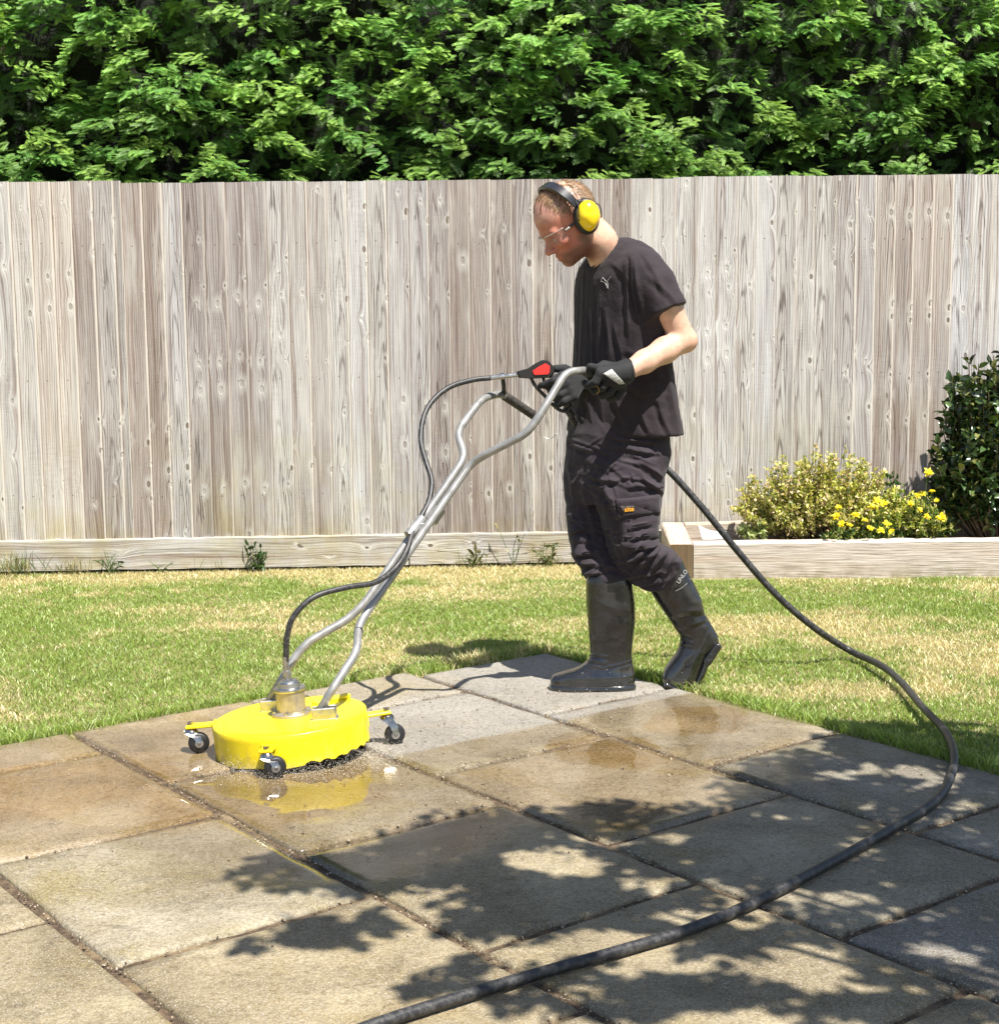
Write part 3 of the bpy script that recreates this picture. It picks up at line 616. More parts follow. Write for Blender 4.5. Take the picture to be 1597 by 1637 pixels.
def foliage(name, parts, mat, parent=None):
    V = []; Fc = []; C = []; n = 0
    for v, f, c in parts: V.append(v); Fc.append(f+n); C.append(c); n += len(v)
    me = mesh_np(name, np.concatenate(V), np.concatenate(Fc), mat); vattr(me, 'tint', np.concatenate(C)); return obj(name, me, parent)
rp = np.random.default_rng(77)
def dirs(n, up=.3, r=rp): 
    d = r.normal(0, 1, (n, 3)); d[:, 2] += up*2; return d/np.linalg.norm(d, axis=1)[:, None]
def mixc(n, cols, r=rp, var=.25):
    c = np.array(cols)[r.integers(0, len(cols), n)]; return c*r.uniform(1-var, 1+var, (n, 1))
M_STEM = simple('brown_stem', (.12, .08, .045), .8, 0, .3, 40); M_GSTEM = simple('green_stem', (.09, .14, .035), .6)
def shrub(name, label, c, rad, nst, nlf, L, wf, cols, mat, group=None, cat='shrub', up=.7, sz=.006):
    root = empty(name, (c[0], c[1], .11)); tag(root, label, cat, group); st = MB(); B = []; A = []
    for k in range(nst):
        d = rp.normal(0, 1, 2); d /= np.linalg.norm(d); rr = math.sqrt(rp.random())
        tip = np.array([c[0]+d[0]*rad[0]*rr, c[1]+d[1]*rad[1]*rr, .11+rad[2]*(math.sqrt(max(0, 1-rr*rr*.85)))*rp.uniform(.55, 1.25)])
        b = np.array([c[0]+d[0]*rad[0]*.25*rr, c[1]+d[1]*rad[1]*.25*rr, .09]); mid = (b+tip)/2+np.array([d[0]*.05*rr, 0, .03])
        q = spline([b, mid, tip], 5); st.tube(q, np.linspace(sz*.6, sz*.18, len(q)), 5)
        m = nlf
        f = rp.uniform(.25, 1.0, m)**.8; ii = np.clip(f*(len(q)-1), 0, len(q)-1.001); i0 = ii.astype(int); pb = q[i0]+(q[i0+1]-q[i0])*(ii-i0)[:, None]
        B.append(pb+rp.normal(0, .006, (m, 3))); A.append(dirs(m, .15)+np.array([d[0]*.3, d[1]*.3, up]))
    st.build('stems', M_STEM, root); B = np.concatenate(B); A = np.concatenate(A); n = len(B)
    foliage('foliage', [leaves(B, A, dirs(n, .6), L*rp.uniform(.6, 1.25, n), wf, mixc(n, cols))], mat, root); return root
def px(x, y, Y): return at(x, y, Y)
c = at(1312, 800, 8.02); shrub('golden_shrub', 'bushy yellow green small leaved shrub with pinkish shoot tips in the raised bed', c, (.47, .15, .43), 330, 46, .023, .55, [(.54, .52, .13), (.62, .57, .20), (.38, .41, .08), (.58, .42, .25), (.18, .21, .05), (.66, .56, .33)], M_LEAF, sz=.004)
c = at(1205, 830, 7.98); shrub('pale_seedling', 'small pale lime green plant at the left end of the raised bed', c, (.09, .07, .15), 16, 20, .028, .4, [(.32, .38, .12), (.42, .46, .22)], M_LEAF, cat='plant', sz=.003)
c = at(1575, 790, 8.0); shrub('evergreen_bush', 'tall dark glossy evergreen bush at the right edge of the photo', (c[0]+.08, 8.0), (.36, .2, .98), 230, 46, .055, .5, [(.028, .055, .018), (.05, .095, .03), (.02, .035, .014), (.08, .13, .04), (.16, .17, .05)], M_GLOSS, cat='bush', up=.5, sz=.011)
c = at(1424, 790, 8.08); shrub('green_sprig', 'upright dark green sprig behind the yellow green shrub', c, (.05, .04, .36), 9, 26, .030, .55, [(.05, .11, .025), (.08, .17, .04), (.035, .07, .02)], M_LEAF, cat='plant', sz=.004)
def flower_plant(cx, cy, Y, rad, flowers, label):
    c = at(cx, cy, Y); root = shrub('flowering_plant', label, c, rad, 70, 20, .030, .45, [(.05, .11, .025), (.11, .20, .045), (.035, .06, .02), (.30, .34, .08), (.46, .44, .14)], M_LEAF, 'yellow flowering plants in the raised bed', 'flower', sz=.0035)
    for (fx, fy, s) in flowers:
        p = at(fx, fy, Y-.12+rp.normal(0, .03)); k = 11; an = np.arange(k)*6.283/k; tl = np.array([rp.normal(0, .35), -.55+rp.normal(0, .2), .75]); tl /= np.linalg.norm(tl)
        u = np.cross(tl, [0, 1, .2]); u /= np.linalg.norm(u); v = np.cross(tl, u); A = np.cos(an)[:, None]*u+np.sin(an)[:, None]*v+tl*.35
        k2 = np.concatenate([A, A*.8+tl*.4]); 
        foliage('flower', [leaves(np.tile(p, (2*k, 1)), k2+rp.normal(0, .18, k2.shape), np.tile(tl, (2*k, 1)), s*rp.uniform(.55, 1.1, 2*k), .5, mixc(2*k, [(.80, .58, .01), (.85, .66, .02), (.70, .60, .04)], var=.15), .1, .25)], M_PETAL, root)
        m = MB(); m.tube(spline([p, p+np.array([0, .03, -.05]), np.array([c[0]+(p[0]-c[0])*.6, c[1], .11])], 4), .0022, 5); m.build('stalk', M_GSTEM, root)
flower_plant(1350, 835, 7.90, (.10, .06, .10), [(1336, 826, .026), (1345, 838, .022), (1368, 824, .028), (1358, 840, .024), (1382, 832, .02), (1340, 812, .02)], 'yellow flowers low at the front of the yellow green shrub, leftmost flower clump')
flower_plant(1412, 825, 7.92, (.09, .06, .13), [(1402, 801, .028), (1396, 812, .03), (1412, 806, .026), (1408, 848, .024), (1418, 838, .026), (1425, 850, .02), (1391, 845, .022)], 'yellow flowers in the middle clump beside the yellow green shrub')
flower_plant(1486, 815, 7.95, (.11, .06, .22), [(1484, 756, .032), (1466, 792, .024), (1475, 790, .022), (1505, 828, .032), (1481, 826, .026), (1456, 806, .022), (1490, 786, .02), (1470, 815, .02), (1497, 800, .018)], 'tallest yellow flowers growing in front of the dark evergreen bush')
c = at(1440, 835, 7.96); shrub('lime_shrub', 'loose low lime green plant among the yellow flowers', c, (.30, .09, .27), 170, 30, .022, .55, [(.54, .54, .10), (.62, .60, .16), (.30, .36, .07), (.14, .20, .045), (.60, .52, .28)], M_LEAF, cat='plant', sz=.003)
# white scrap in the corner of the bed
V = []; 
for i in range(9):
    for j in range(6):
        u = i/8; v = j/5; p_ = at(1123+38*u-6*v*(1-u), 863-(24-10*u)*v*(1-.25*math.sin(u*3.1)), 7.93+.03*v+.02*math.sin(u*4)); V.append(p_)
Fl = [(i*6+j, i*6+6+j, i*6+7+j, i*6+j+1) for i in range(8) for j in range(5)]
o = obj('white_scrap', mesh_np('white_scrap', V, Fl, simple('white_plastic', (.80, .80, .78), .5), True)); sm = o.modifiers.new('thick', 'SOLIDIFY'); sm.thickness = .004; tag(o, 'small white curved plastic scrap in the left corner of the raised bed', 'scrap')
# weeds at the foot of the fence
def tuft(x, y, n, h, col, spread=.06):
    Y = float(fence_y((x-798)/2500*8.15))-.06; c = at(x, y, Y); c[2] = 0
    B = np.c_[rp.normal(c[0], spread, n), c[1]+rp.uniform(-.05, .02, n), np.zeros(n)]; A = np.c_[rp.normal(0, .35, n), rp.normal(-.1, .2, n), np.ones(n)]
    return leaves(B, A, dirs(n, 0), h*rp.uniform(.5, 1.2, n), .035, mixc(n, col), .1, .35)
def weed(name, x, y, label, grass=None, leafy=None):
    r0 = empty(name, (*at(x, y, float(fence_y((x-798)/2500*8.15))-.06)[:2], 0)); tag(r0, label, 'weed', 'weeds along the foot of the fence'); parts = []
    if grass: foliage('blades', [tuft(x, y, *grass)], M_LEAF, r0)
    if leafy:
        n, h, L, col = leafy; c = np.array(r0.location); st = MB(); B = []; A = []
        for k in range(4):
            tip = c+np.array([rp.normal(0, .05), rp.normal(-.02, .02), h*rp.uniform(.6, 1)]); q = spline([c, (c+tip)/2+[rp.normal(0, .012), 0, 0], tip], 4); st.tube(q, np.linspace(.003, .0012, len(q)), 5)
            i0 = rp.integers(1, len(q), n//4); B.append(q[i0]); A.append(dirs(n//4, .1))
        st.build('stems', M_GSTEM, r0); B = np.concatenate(B); A = np.concatenate(A); foliage('foliage', [leaves(B, A, dirs(len(B), .6), L*rp.uniform(.6, 1.2, len(B)), .35, mixc(len(B), col))], M_LEAF, r0)
GR = [(.08, .12, .03), (.13, .17, .05), (.32, .27, .13)]; DK = [(.04, .08, .02), (.07, .12, .03), (.03, .05, .015)]
weed('grass_weed', 22, 905, 'long grass tuft against the gravel board at the left edge of the photo', (110, .12, GR, .09))
weed('grass_weed', 110, 905, 'dry wispy grass on the gravel board beside the left grass tuft', (70, .09, [(.30, .25, .13), (.12, .14, .05)], .05))
weed('leafy_weed', 178, 905, 'small spiky weed under the fence left of the darkest weed', (14, .12, DK, .03), (12, .08, .04, DK))
weed('leafy_weed', 414, 905, 'darkest bushy weed growing up the gravel board', None, (56, .14, .045, DK))
weed('leafy_weed', 258, 908, 'single short stem weed between two weeds by the fence', None, (8, .06, .03, DK))
weed('grass_weed', 335, 908, 'thin pale grass stems in front of the gravel board', (14, .09, [(.28, .25, .12), (.14, .17, .06)], .05))
weed('grass_weed', 755, 905, 'low dry weed at the fence foot left of the man', (40, .09, GR, .06), (16, .10, .05, [(.10, .10, .035), (.14, .12, .05)]))
weed('leafy_weed', 822, 905, 'tall thin stalk at the fence foot near the man', None, (10, .2, .04, GR))
weed('leafy_weed', 880, 905, 'ragged brownish weed just left of the man at the fence foot', (26, .08, GR, .05), (32, .13, .04, [(.10, .11, .03), (.14, .12, .05), (.06, .09, .025)]))

# ================================================================ tree overhead, to the right and out of frame; it shades the paving
tree = empty('shade_tree', (2.75, .95, 0)); tag(tree, 'leafy garden tree standing out of frame whose dappled shade falls on the patio', 'tree')
mbk = simple('tree_bark', (.13, .10, .075), .9, 0, .4, 25, .6)
m = MB(); m.tube(spline([(2.75, .95, -.05), (2.72, .98, .9), (2.6, 1.1, 1.8), (2.45, 1.3, 2.5)], 5), np.linspace(.11, .065, 16), 10); m.build('trunk', mbk, tree, True)
ADD = [(1150, 1350, 250, 62, 1), (960, 1325, 110, 42, 1), (840, 1330, 200, 34, .9), (720, 1350, 120, 26, .85), (1350, 1260, 190, 62, .95), (1500, 1230, 130, 45, .9), (1400, 1185, 90, 28, .75), (1440, 1160, 110, 22, .9), (1560, 1195, 70, 26, .9),
       (490, 1395, 115, 30, 1), (600, 1392, 120, 32, 1), (740, 1395, 150, 36, .95), (880, 1430, 170, 46, .95), (1020, 1450, 150, 50, .9), (820, 1475, 110, 28, .95), (520, 1490, 75, 24, .95), (590, 1478, 40, 20, .9), (400, 1510, 26, 9, .9), (690, 1578, 42, 13, .9), (760, 1545, 46, 14, .6),
       (1350, 1400, 200, 70, 1), (1500, 1370, 130, 60, .95), (1120, 1590, 180, 32, .95), (980, 1610, 110, 20, .7), (1500, 1500, 170, 70, .9), (1430, 1600, 200, 44, .85), (1180, 1500, 120, 34, .8), (900, 1560, 90, 20, .5), (840, 1598, 80, 14, .5), (1597, 1420, 120, 120, .9), (1700, 1300, 160, 160, .9), (1750, 1500, 200, 160, .9)]
SUB = [(862, 1382, 75, 17), (925, 1388, 60, 24), (820, 1362, 40, 14), (985, 1345, 50, 10), (1075, 1340, 55, 16), (1100, 1375, 40, 8), (1030, 1420, 60, 12), (1215, 1305, 40, 8), (1265, 1430, 45, 18), (1360, 1437, 60, 18), (1310, 1448, 90, 10), (1260, 1540, 70, 42), (1340, 1580, 90, 22), (1190, 1478, 60, 12), (1080, 1462, 70, 16),
       (1000, 1500, 80, 18), (1490, 1515, 80, 14), (1540, 1535, 60, 12), (1580, 1460, 40, 12), (1420, 1232, 90, 14), (1330, 1240, 60, 9), (1500, 1245, 50, 14), (1450, 1262, 30, 8), (640, 1425, 36, 9), (700, 1420, 40, 8), (600, 1500, 18, 8), (540, 1478, 34, 7), (560, 1495, 24, 5), (1535, 1335, 40, 7), (1375, 1290, 40, 8), (760, 1420, 30, 10), (690, 1365, 34, 8), (790, 1440, 36, 8), (1130, 1530, 60, 12), (1040, 1545, 80, 16), (1440, 1470, 40, 10), (1200, 1620, 90, 14), (1470, 1585, 60, 12), (1550, 1590, 40, 12)]
def dens(x, y):
    d = np.zeros_like(x)
    for (cx, cy, rx, ry, a) in ADD: d = np.maximum(d, a*np.clip(1.6*(1.12-np.sqrt(((x-cx)/rx)**2+((y-cy)/ry)**2)), 0, 1))
    for (cx, cy, rx, ry) in SUB: d = d*np.clip(2.6*(np.sqrt(((x-cx)/rx)**2+((y-cy)/ry)**2)-.72), 0, 1)
    return d
rt_ = np.random.default_rng(5); NL = 130000
g_ = np.c_[rt_.uniform(-1.6, 2.6, NL), rt_.uniform(2.2, 5.0, NL)]; pp = pj(np.c_[g_, np.zeros(NL)]); dd = dens(pp[:, 0], pp[:, 1])
bn = fbm(g_, 19, 5.5, 3); prob = dd*np.clip((bn-.22)*6, .2, 1)
ok = rt_.random(NL) < prob*.80; g_ = g_[ok]; bn2 = fbm(g_, 29, 3.0, 3)
hh_ = 2.25+.8*bn2+rt_.uniform(0, .3, len(g_)); k_ = hh_/math.tan(SUN_EL)
Bt = np.c_[g_+SUNH*k_[:, None], hh_]; n = len(Bt)
foliage('crown', [leaves(Bt, dirs(n, -.25, rt_), dirs(n, .9, rt_), .062*rt_.uniform(.7, 1.3, n), .6, mixc(n, [(.06, .12, .025), (.08, .15, .03), (.05, .09, .02)], rt_))], M_LEAF, tree)
for k in range(13):
    tgt = Bt[rt_.integers(0, n)]; b = np.array([2.45, 1.3, 2.5]) if k % 2 else np.array([2.6, 1.1, 1.9]); mid = (b+tgt)/2+[0, 0, .22]
    m = MB(); q = spline([b, mid, tgt], 6); m.tube(q, np.linspace(.032, .006, len(q)), 7); m.build('limb', mbk, tree, True)

# ================================================================ pressure washer hose across patio
t = NT('hose_rubber'); p = t.pos(); nz = t.noise(p, 70, 4, .7); t.P(Base_Color=t.mix(t.mr(nz, .45, .75), (.018, .018, .019), (.085, .08, .075)), Roughness=t.mr(nz, .3, .7, .38, .6)); M_HOSE = t.m
Hp = [at(905, 652, 5.46), at(918, 672, 5.52), at(938, 700, 5.66), at(975, 712, 5.80), at(1022, 722, 5.84), at(1062, 746, 5.82), at(1118, 806, 5.80), at(1180, 882, 5.79), at(1240, 950, 5.80), at(1302, 1004, 5.82)]
for (x, y) in ((1358, 1040), (1408, 1064), (1440, 1090), (1474, 1130), (1508, 1166), (1524, 1200), (1522, 1236), (1496, 1280), (1424, 1326), (1320, 1384), (1200, 1446), (1100, 1487), (1000, 1518), (900, 1546), (800, 1575), (700, 1606), (590, 1642), (470, 1690)):
    q = gp(x, y, .016); 
    if not (q@np.array([*DB, 0]) < 3.8): q = gp(x, y, .030)
    Hp.append(q)
m = MB(); m.tube(spline(Hp, 10), .0128, 12); o = m.build('pressure_hose', M_HOSE, None, True); tag(o, 'long black pressure hose trailing from behind the man across lawn and paving', 'hose')

# ---- spray and droplets thrown out under the cleaner
Vd = []; Fd_ = []; n0 = 0; rd = np.random.default_rng(12)
for k in range(4200):
    a = math.radians(rd.uniform(-135, 10)); r = .243+abs(rd.normal(0, .055)); s = rd.uniform(.0004, .0009); c_ = np.array([-.645+r*math.cos(a), 4.705+r*math.sin(a), .003+abs(rd.normal(0, .022))*max(0, 1-(r-.245)/.12)])
    Vd.append(c_+s*np.array([[1, 0, 0], [-1, 0, 0], [0, 1, 0], [0, -1, 0], [0, 0, 1], [0, 0, -1]])); Fd_.append(np.array([[0, 2, 4], [2, 1, 4], [1, 3, 4], [3, 0, 4], [2, 0, 5], [1, 2, 5], [3, 1, 5], [0, 3, 5]])+n0); n0 += 6
t = NT('muddy_spray'); t.P(Base_Color=(.86, .80, .70), Roughness=.2)
tag(obj('water_spray', mesh_np('water_spray', np.concatenate(Vd), np.concatenate(Fd_), t.m, True)), 'muddy spray of water drops round the foot of the yellow cleaner', 'spray', kind='stuff')

# ================================================================ rotary surface cleaner
sc_ = empty('surface_cleaner', (-.63, 4.70, 0)); tag(sc_, 'yellow round rotary surface cleaner on casters with long silver push handle', 'surface cleaner')
t = NT('yellow_paint'); p = t.pos(); nz = t.noise(p, 30, 5, .65); z_ = t.n('SeparateXYZ', {0: p}).outputs[2]
c = t.mix(t.mr(nz, .35, .7), (.78, .60, .005), (.86, .69, .010)); dirt = t.math('MULTIPLY', t.mr(z_, .055, .0, 0, 1), t.mr(t.noise(p, 45, 5, .7), .38, .62)); c = t.mix(t.math('MULTIPLY', dirt, .8), c, (.20, .14, .06))
c = t.mix(t.mr(t.noise(p, 120, 3, .6), .62, .70, 0, .6), c, (.42, .30, .06)); c = t.mix(t.math('MULTIPLY', t.mr(z_, .10, .02, 0, 1), t.mr(t.noise(t.vm('MULTIPLY', p, (60, 60, 8)), 1.0, 4, .6), .52, .66, 0, .55)), c, (.46, .33, .08)); t.P(Base_Color=c, Roughness=t.mr(nz, .3, .7, .28, .45), Coat_Weight=.3); M_YEL = t.m
M_STEEL = simple('brushed_steel', (.52, .51, .49), .33, 1.0, .22, 40); M_GREYP = simple('grey_handle_paint', (.30, .295, .285), .40, .45, .2, 30)
M_BRASS = simple('dull_bronze', (.46, .40, .31), .42, .75, .25, 35); M_BLK = simple('black_rubber', (.016, .016, .017), .5, 0, .3, 60); M_CHR = simple('chrome', (.40, .37, .33), .22, 1.0, .4, 50)
tl_ = math.radians(4.6); RM = np.array([[math.cos(tl_), 0, -math.sin(tl_)], [0, 1, 0], [math.sin(tl_), 0, math.cos(tl_)]]); DC = np.array([-.645, 4.705, .0165]); RD = .236; HD = .098
def dk(x, y, z): return DC+RM@np.array([x, y, z])
n = 120; prof = [(0, HD+.003), (.10, HD+.003), (.19, HD+.0015), (RD-.0035, HD), (RD-.001, HD-.0015), (RD+.0005, HD-.004), (RD+.001, HD-.02), (RD+.001, .03), (RD+.002, 0), (RD-.006, 0), (RD-.007, .03), (RD-.007, HD-.016), (.1, HD-.004)]
V = []
for i, (r, z) in enumerate(prof):
    for k in range(n):
        a = k*2*math.pi/n; zz = z
        if i in (8, 9): 
            dg = (math.degrees(a)+360) % 360
            if 285 < dg < 360: zz = z+.010*abs(math.sin((dg-285)/75*math.pi*6.5))**1.0
            zz += .002*math.sin(a*9)
        V.append(dk(r*math.cos(a), r*math.sin(a), zz))
Fd = [(i*n+j, i*n+(j+1) % n, (i+1)*n+(j+1) % n, (i+1)*n+j) for i in range(len(prof)-1) for j in range(n)]; Fd = [f[::-1] for f in Fd]
mh = MB(); mh.add(V, Fd)
mh.box(dk(.115, .135, HD+.006), (.13, .030, .014), RM@np.array([[.82, -.57, 0], [.57, .82, 0], [0, 0, 1]]), bev=.004)
mh.build('housing', M_YEL, sc_, angle=35)
m = MB(); m.lathe([(RD-.016, .006), (RD-.016, .03), (RD-.03, .03), (RD-.03, .006)], dk(0, 0, 0), RM, 80); m.build('brush_skirt', M_BLK, sc_, angle=30)
# arms and casters
for (ang, L) in ((180, .310), (15, .300), (262, .27), (88, .30)):
    a = math.radians(ang); d = np.array([math.cos(a), math.sin(a), 0]); n_ = np.array([-d[1], d[0], 0])
    m = MB(); R3 = RM@np.stack([d, n_, [0, 0, 1]], 1); zc = {180: .091, 15: .062, 262: .066, 88: .07}[ang]
    m.box(dk(*(d*((RD-.01+L+.012)/2)), ) + RM@np.array([0, 0, zc]), (L+.024-RD, .042, .010), R3, bev=.003); m.box(dk(*(d*(RD-.001)))+RM@np.array([0, 0, zc-.012]), (.008, .050, .044), R3, bev=.002); m.build('caster_arm', M_YEL, sc_)
    top = dk(*(d*L))+RM@np.array([0, 0, zc]); bt = empty('caster', top); bt.parent = sc_; bt.matrix_parent_inverse = Matrix.Translation(sc_.location).inverted()
    off = np.array([.026, -.006, 0]); wc = np.array([top[0]+off[0], top[1]+off[1], .0325]); ax = np.array([.28, -1.0, 0]); ax /= np.linalg.norm(ax); tx = np.array([-ax[1], ax[0], 0]); Rw = np.stack([tx, np.array([0, 0, 1.0]), ax], 1)
    m = MB(); m.lathe([(.010, -.014), (.0265, -.013), (.0305, -.010), (.0325, -.004), (.0325, .004), (.0305, .010), (.0265, .013), (.010, .014)], wc, Rw, 32); m.build('wheel', M_BLK, bt, angle=40)
    m = MB(); m.lathe([(.0, -.0155), (.012, -.0155), (.013, .0155), (.0, .0155)], wc, Rw, 20); m.build('hub', M_STEEL, bt, angle=40)
    m = MB(); hd = np.array([top[0]+.003, top[1], top[2]-.018])
    m.lathe([(.0, .014), (.012, .014), (.020, .006), (.022, -.004), (.014, -.008), (0, -.008)], hd, None, 24); m.tube([top+[0, 0, .012], hd], .006, 10); m.lathe([(0, .006), (.0095, .006), (.0095, -.001), (0, -.001)], top+[0, 0, .008], None, 6)
    for sg in (-1, 1):
        e = ax*sg*.0185; q = [hd+e+[-.004, 0, 0], (hd*.5+wc*.5)+e+[.004, 0, .003], wc+e]
        pts = spline(q, 4); V = []; wds = np.linspace(.019, .007, len(pts))
        for p_, w_ in zip(pts, wds): V += [p_-tx*w_-ax*.0015, p_+tx*w_-ax*.0015, p_+tx*w_+ax*.0015, p_-tx*w_+ax*.0015]
        Fk = [(i*4+j, i*4+(j+1) % 4, i*4+4+(j+1) % 4, i*4+4+j) for i in range(len(pts)-1) for j in range(4)]+[(3, 2, 1, 0), tuple(len(V)-4+j for j in range(4))]; m.add(V, Fk)
        m.lathe([(0, .004), (.006, .004), (.006, -.004), (0, -.004)], wc+ax*sg*.021, Rw, 6)
    m.build('fork', M_CHR, bt, angle=40)
# swivel
m = MB(); m.lathe([(0, 0), (.062, 0), (.062, .008), (.060, .010), (.050, .012), (.0445, .014), (.0445, .078), (.0, .078)], dk(.008, 0, HD+.003), RM, 40); sw = m.build('swivel', M_BRASS, sc_, angle=30)
m = MB(); m.lathe([(0, 0), (.049, 0), (.050, .003), (.049, .008), (.034, .010), (.033, .024), (.028, .027), (.027, .031), (.012, .033), (0, .033)], dk(.008, 0, HD+.081), RM, 36); m.build('swivel_cap', M_STEEL, sw, angle=30)
for k in range(6):
    a = k*1.047+.3; m = MB(); m.lathe([(0, 0), (.006, 0), (.006, .006), (0, .006)], dk(.008+.053*math.cos(a), .053*math.sin(a), HD+.013), RM, 6); m.build('bolt', M_STEEL, sw)
ft0 = dk(.008, 0, HD+.110); m = MB(); m.tube([ft0, ft0+[-.003, 0, .018]], .010, 6); m.tube([ft0+[-.003, 0, .018], ft0+[-.006, 0, .03]], .013, 6); m.tube([ft0+[-.006, 0, .03], ft0+[-.008, 0, .075]], .0095, 14); m.build('hose_fitting', M_STEEL, sc_, angle=30)
# handle frame: two tubes that run side by side along the stem
YF, YU = 4.90, 5.15
off = np.array([.010, -.011, 0])*1.25
stem = lambda x, y, Y: at(x, y, Y)
near_br = dk(.105, -.075, HD+.028); far_br = dk(-.075, .085, HD+.028)
n1 = [near_br, at(548, 1076, 4.70), at(571, 1042, 4.76), at(573, 1000, 4.86), at(590, 971, 4.91)+off*.3, at(752, 742, 5.15), at(775, 727, 5.12), at(842, 693, 5.08), at(862, 665, 5.09), at(905, 594, 5.16), at(934, 592, 5.20)]
f1 = [far_br, at(472, 1050, 4.85), at(492, 1027, 4.87), at(556, 990, 4.92), at(582, 966, 4.94), at(737, 741, 5.17), at(742, 725, 5.2), at(730, 691, 5.27), at(771, 636, 5.42), at(800, 629, 5.50), at(815, 637, 5.53)]
hf = None
m = MB(); m.tube(fillet(n1, .055, 6), .0132, 14); m.tube(fillet(f1, .055, 6), .0132, 14); hf = m.build('handle_frame', M_GREYP, sc_, True)
m = MB(); m.tube([at(690, 833, 5.085)+[.0, -.006, 0], at(704, 813, 5.105)+[0, -.006, 0]], .0205, 14); m.build('clamp', M_GREYP, hf, angle=30)
m = MB(); a_, b_2 = at(573, 1012, 4.835), at(573.3, 1006, 4.845); m.tube([a_, b_2], .0142, 14); m.build('band', M_BLK, hf)
for br, s_ in ((near_br, 1), (far_br, -1)):
    m = MB(); c_ = br-RM@np.array([0, 0, .010])
    for q in (-1, 1): m.box(c_+RM@np.array([.012, q*.018, 0]), (.075, .006, .036), RM, bev=.004)
    m.box(c_+RM@np.array([.012, 0, -.017]), (.085, .046, .005), RM, bev=.002); m.tube([c_+np.array([.0, -.024, .002]), c_+np.array([0, .024, .002])], .006, 8); m.tube([c_+np.array([.03, -.024, .002]), c_+np.array([.03, .024, .002])], .004, 8)
    m.build('bracket', M_STEEL, sc_, angle=30)
t = NT('foam_grip'); p = t.pos(); nz = t.noise(p, 90, 5, .7); t.P(Base_Color=t.mix(t.mr(nz, .4, .7), (.028, .026, .024), (.09, .082, .074)), Roughness=.75); t.bump(nz, .5, .004); M_GRIP = t.m
m = MB(); q = spline([at(806, 632, 5.51), at(830, 648, 5.565), at(855, 665, 5.62)], 6); m.tube(q, .0165, 14); m.build('grip', M_GRIP, sc_, angle=40)
GA = at(934, 592, 5.20); GB = at(992, 631, 5.30)
m = MB(); q = spline([GA, (GA+GB)/2, GB], 6); m.tube(q, .0165, 14); m.build('grip', M_GRIP, sc_, angle=40)
# feed hose from the swivel up to the trigger gun
fh = [ft0+[-.007, 0, .055], at(457.5, 1040, 4.705), at(459, 1017, 4.705), at(470, 985, 4.71), at(503, 954, 4.74), at(555, 939, 4.80), at(600, 931, 4.86), at(632, 908, 4.93), at(650, 880, 4.97), at(659, 852, 5.02), at(672, 828, 5.06), at(686, 800, 5.11), at(690, 768, 5.16), at(681, 738, 5.2), at(673, 705, 5.25), at(677, 668, 5.30), at(692, 640, 5.35), at(720, 618, 5.39), at(757, 607, 5.41), at(784, 604, 5.42)]
m = MB(); m.tube(spline(fh, 8), .0092, 12); m.build('feed_hose', M_HOSE, sc_, True)
m = MB(); m.tube([at(653, 856, 5.02), at(675, 829, 5.065)], .017, 16); m.box(at(672, 843, 5.045)+[.004, .0, 0], (.02, .02, .03), bev=.003); m.build('hose_clip', M_GREYP, sc_, angle=35)
# trigger gun
gunY = 5.42; gun = empty('trigger_gun', at(860, 595, gunY)); gun.parent = sc_; gun.matrix_parent_inverse = Matrix.Translation(sc_.location).inverted()
m = MB(); m.tube([at(781, 604, gunY), at(802, 602, gunY)], .0085, 12); m.tube([at(800, 602.2, gunY), at(806, 601.5, gunY)], .0125, 8); m.tube([at(806, 601.5, gunY), at(832, 598.5, gunY)], .0075, 12); m.build('lance', M_STEEL, gun, angle=30)
def slab_px(mbuild, poly, Y0, Y1):
    """closed solid between two depths from an outline"""
    k = len(poly); V = [at(x, y, Y0) for x, y in poly]; c0 = np.mean(V, axis=0); Vb = [np.array([v[0], Y1, v[2]]) for v in V]
    Vf = [c0+(v-c0)*.90 for v in V]; Vm = [np.array([v[0], Y0+(Y1-Y0)*.18, v[2]]) for v in V]; Vn = [np.array([v[0], Y1-(Y1-Y0)*.18, v[2]]) for v in V]; c1 = np.array([c0[0], Y1, c0[2]]); Vb = [c1+(np.array([v[0], Y1, v[2]])-c1)*.9 for v in V]
    A = Vf+Vm+Vn+Vb; Fp = [tuple(range(k))]+[(r*k+j, (r+1)*k+j, (r+1)*k+(j+1) % k, r*k+(j+1) % k) for r in range(3) for j in range(k)]+[tuple(range(4*k-1, 3*k-1, -1))]
    mbuild.add(A, Fp)
m = MB(); slab_px(m, [(826, 594), (829, 604), (848, 605), (852, 601), (878, 603), (889, 606), (914, 650), (904, 658), (897, 654), (884, 628), (876, 612), (872, 607), (886, 601), (885, 588), (878, 577), (868, 575), (856, 581), (846, 588), (832, 592)][:0] or [(826, 594), (829, 604), (848, 605.5), (880, 604), (887, 596), (884, 584), (876, 576), (867, 575.5), (856, 581), (844, 589)], gunY-.017, gunY+.017); m.build('body', simple('black_plastic', (.020, .018, .018), .38), gun, angle=35)
m = MB(); slab_px(m, [(850, 593), (853, 600), (877, 599), (880, 595), (880, 585), (872, 580), (862, 585)], gunY-.0205, gunY+.0205); m.build('side_panel', simple('red_plastic', (.62, .035, .03), .35), gun, angle=35)
m = MB(); m.tube(spline([at(849, 604, gunY), at(856, 617, gunY), at(872, 634, gunY), at(882, 645, gunY), at(894, 655, gunY), at(906, 657, gunY), at(914, 648, gunY)], 6), .0062, 10); m.build('trigger_guard', bpy.data.materials['black_plastic'], gun, True)
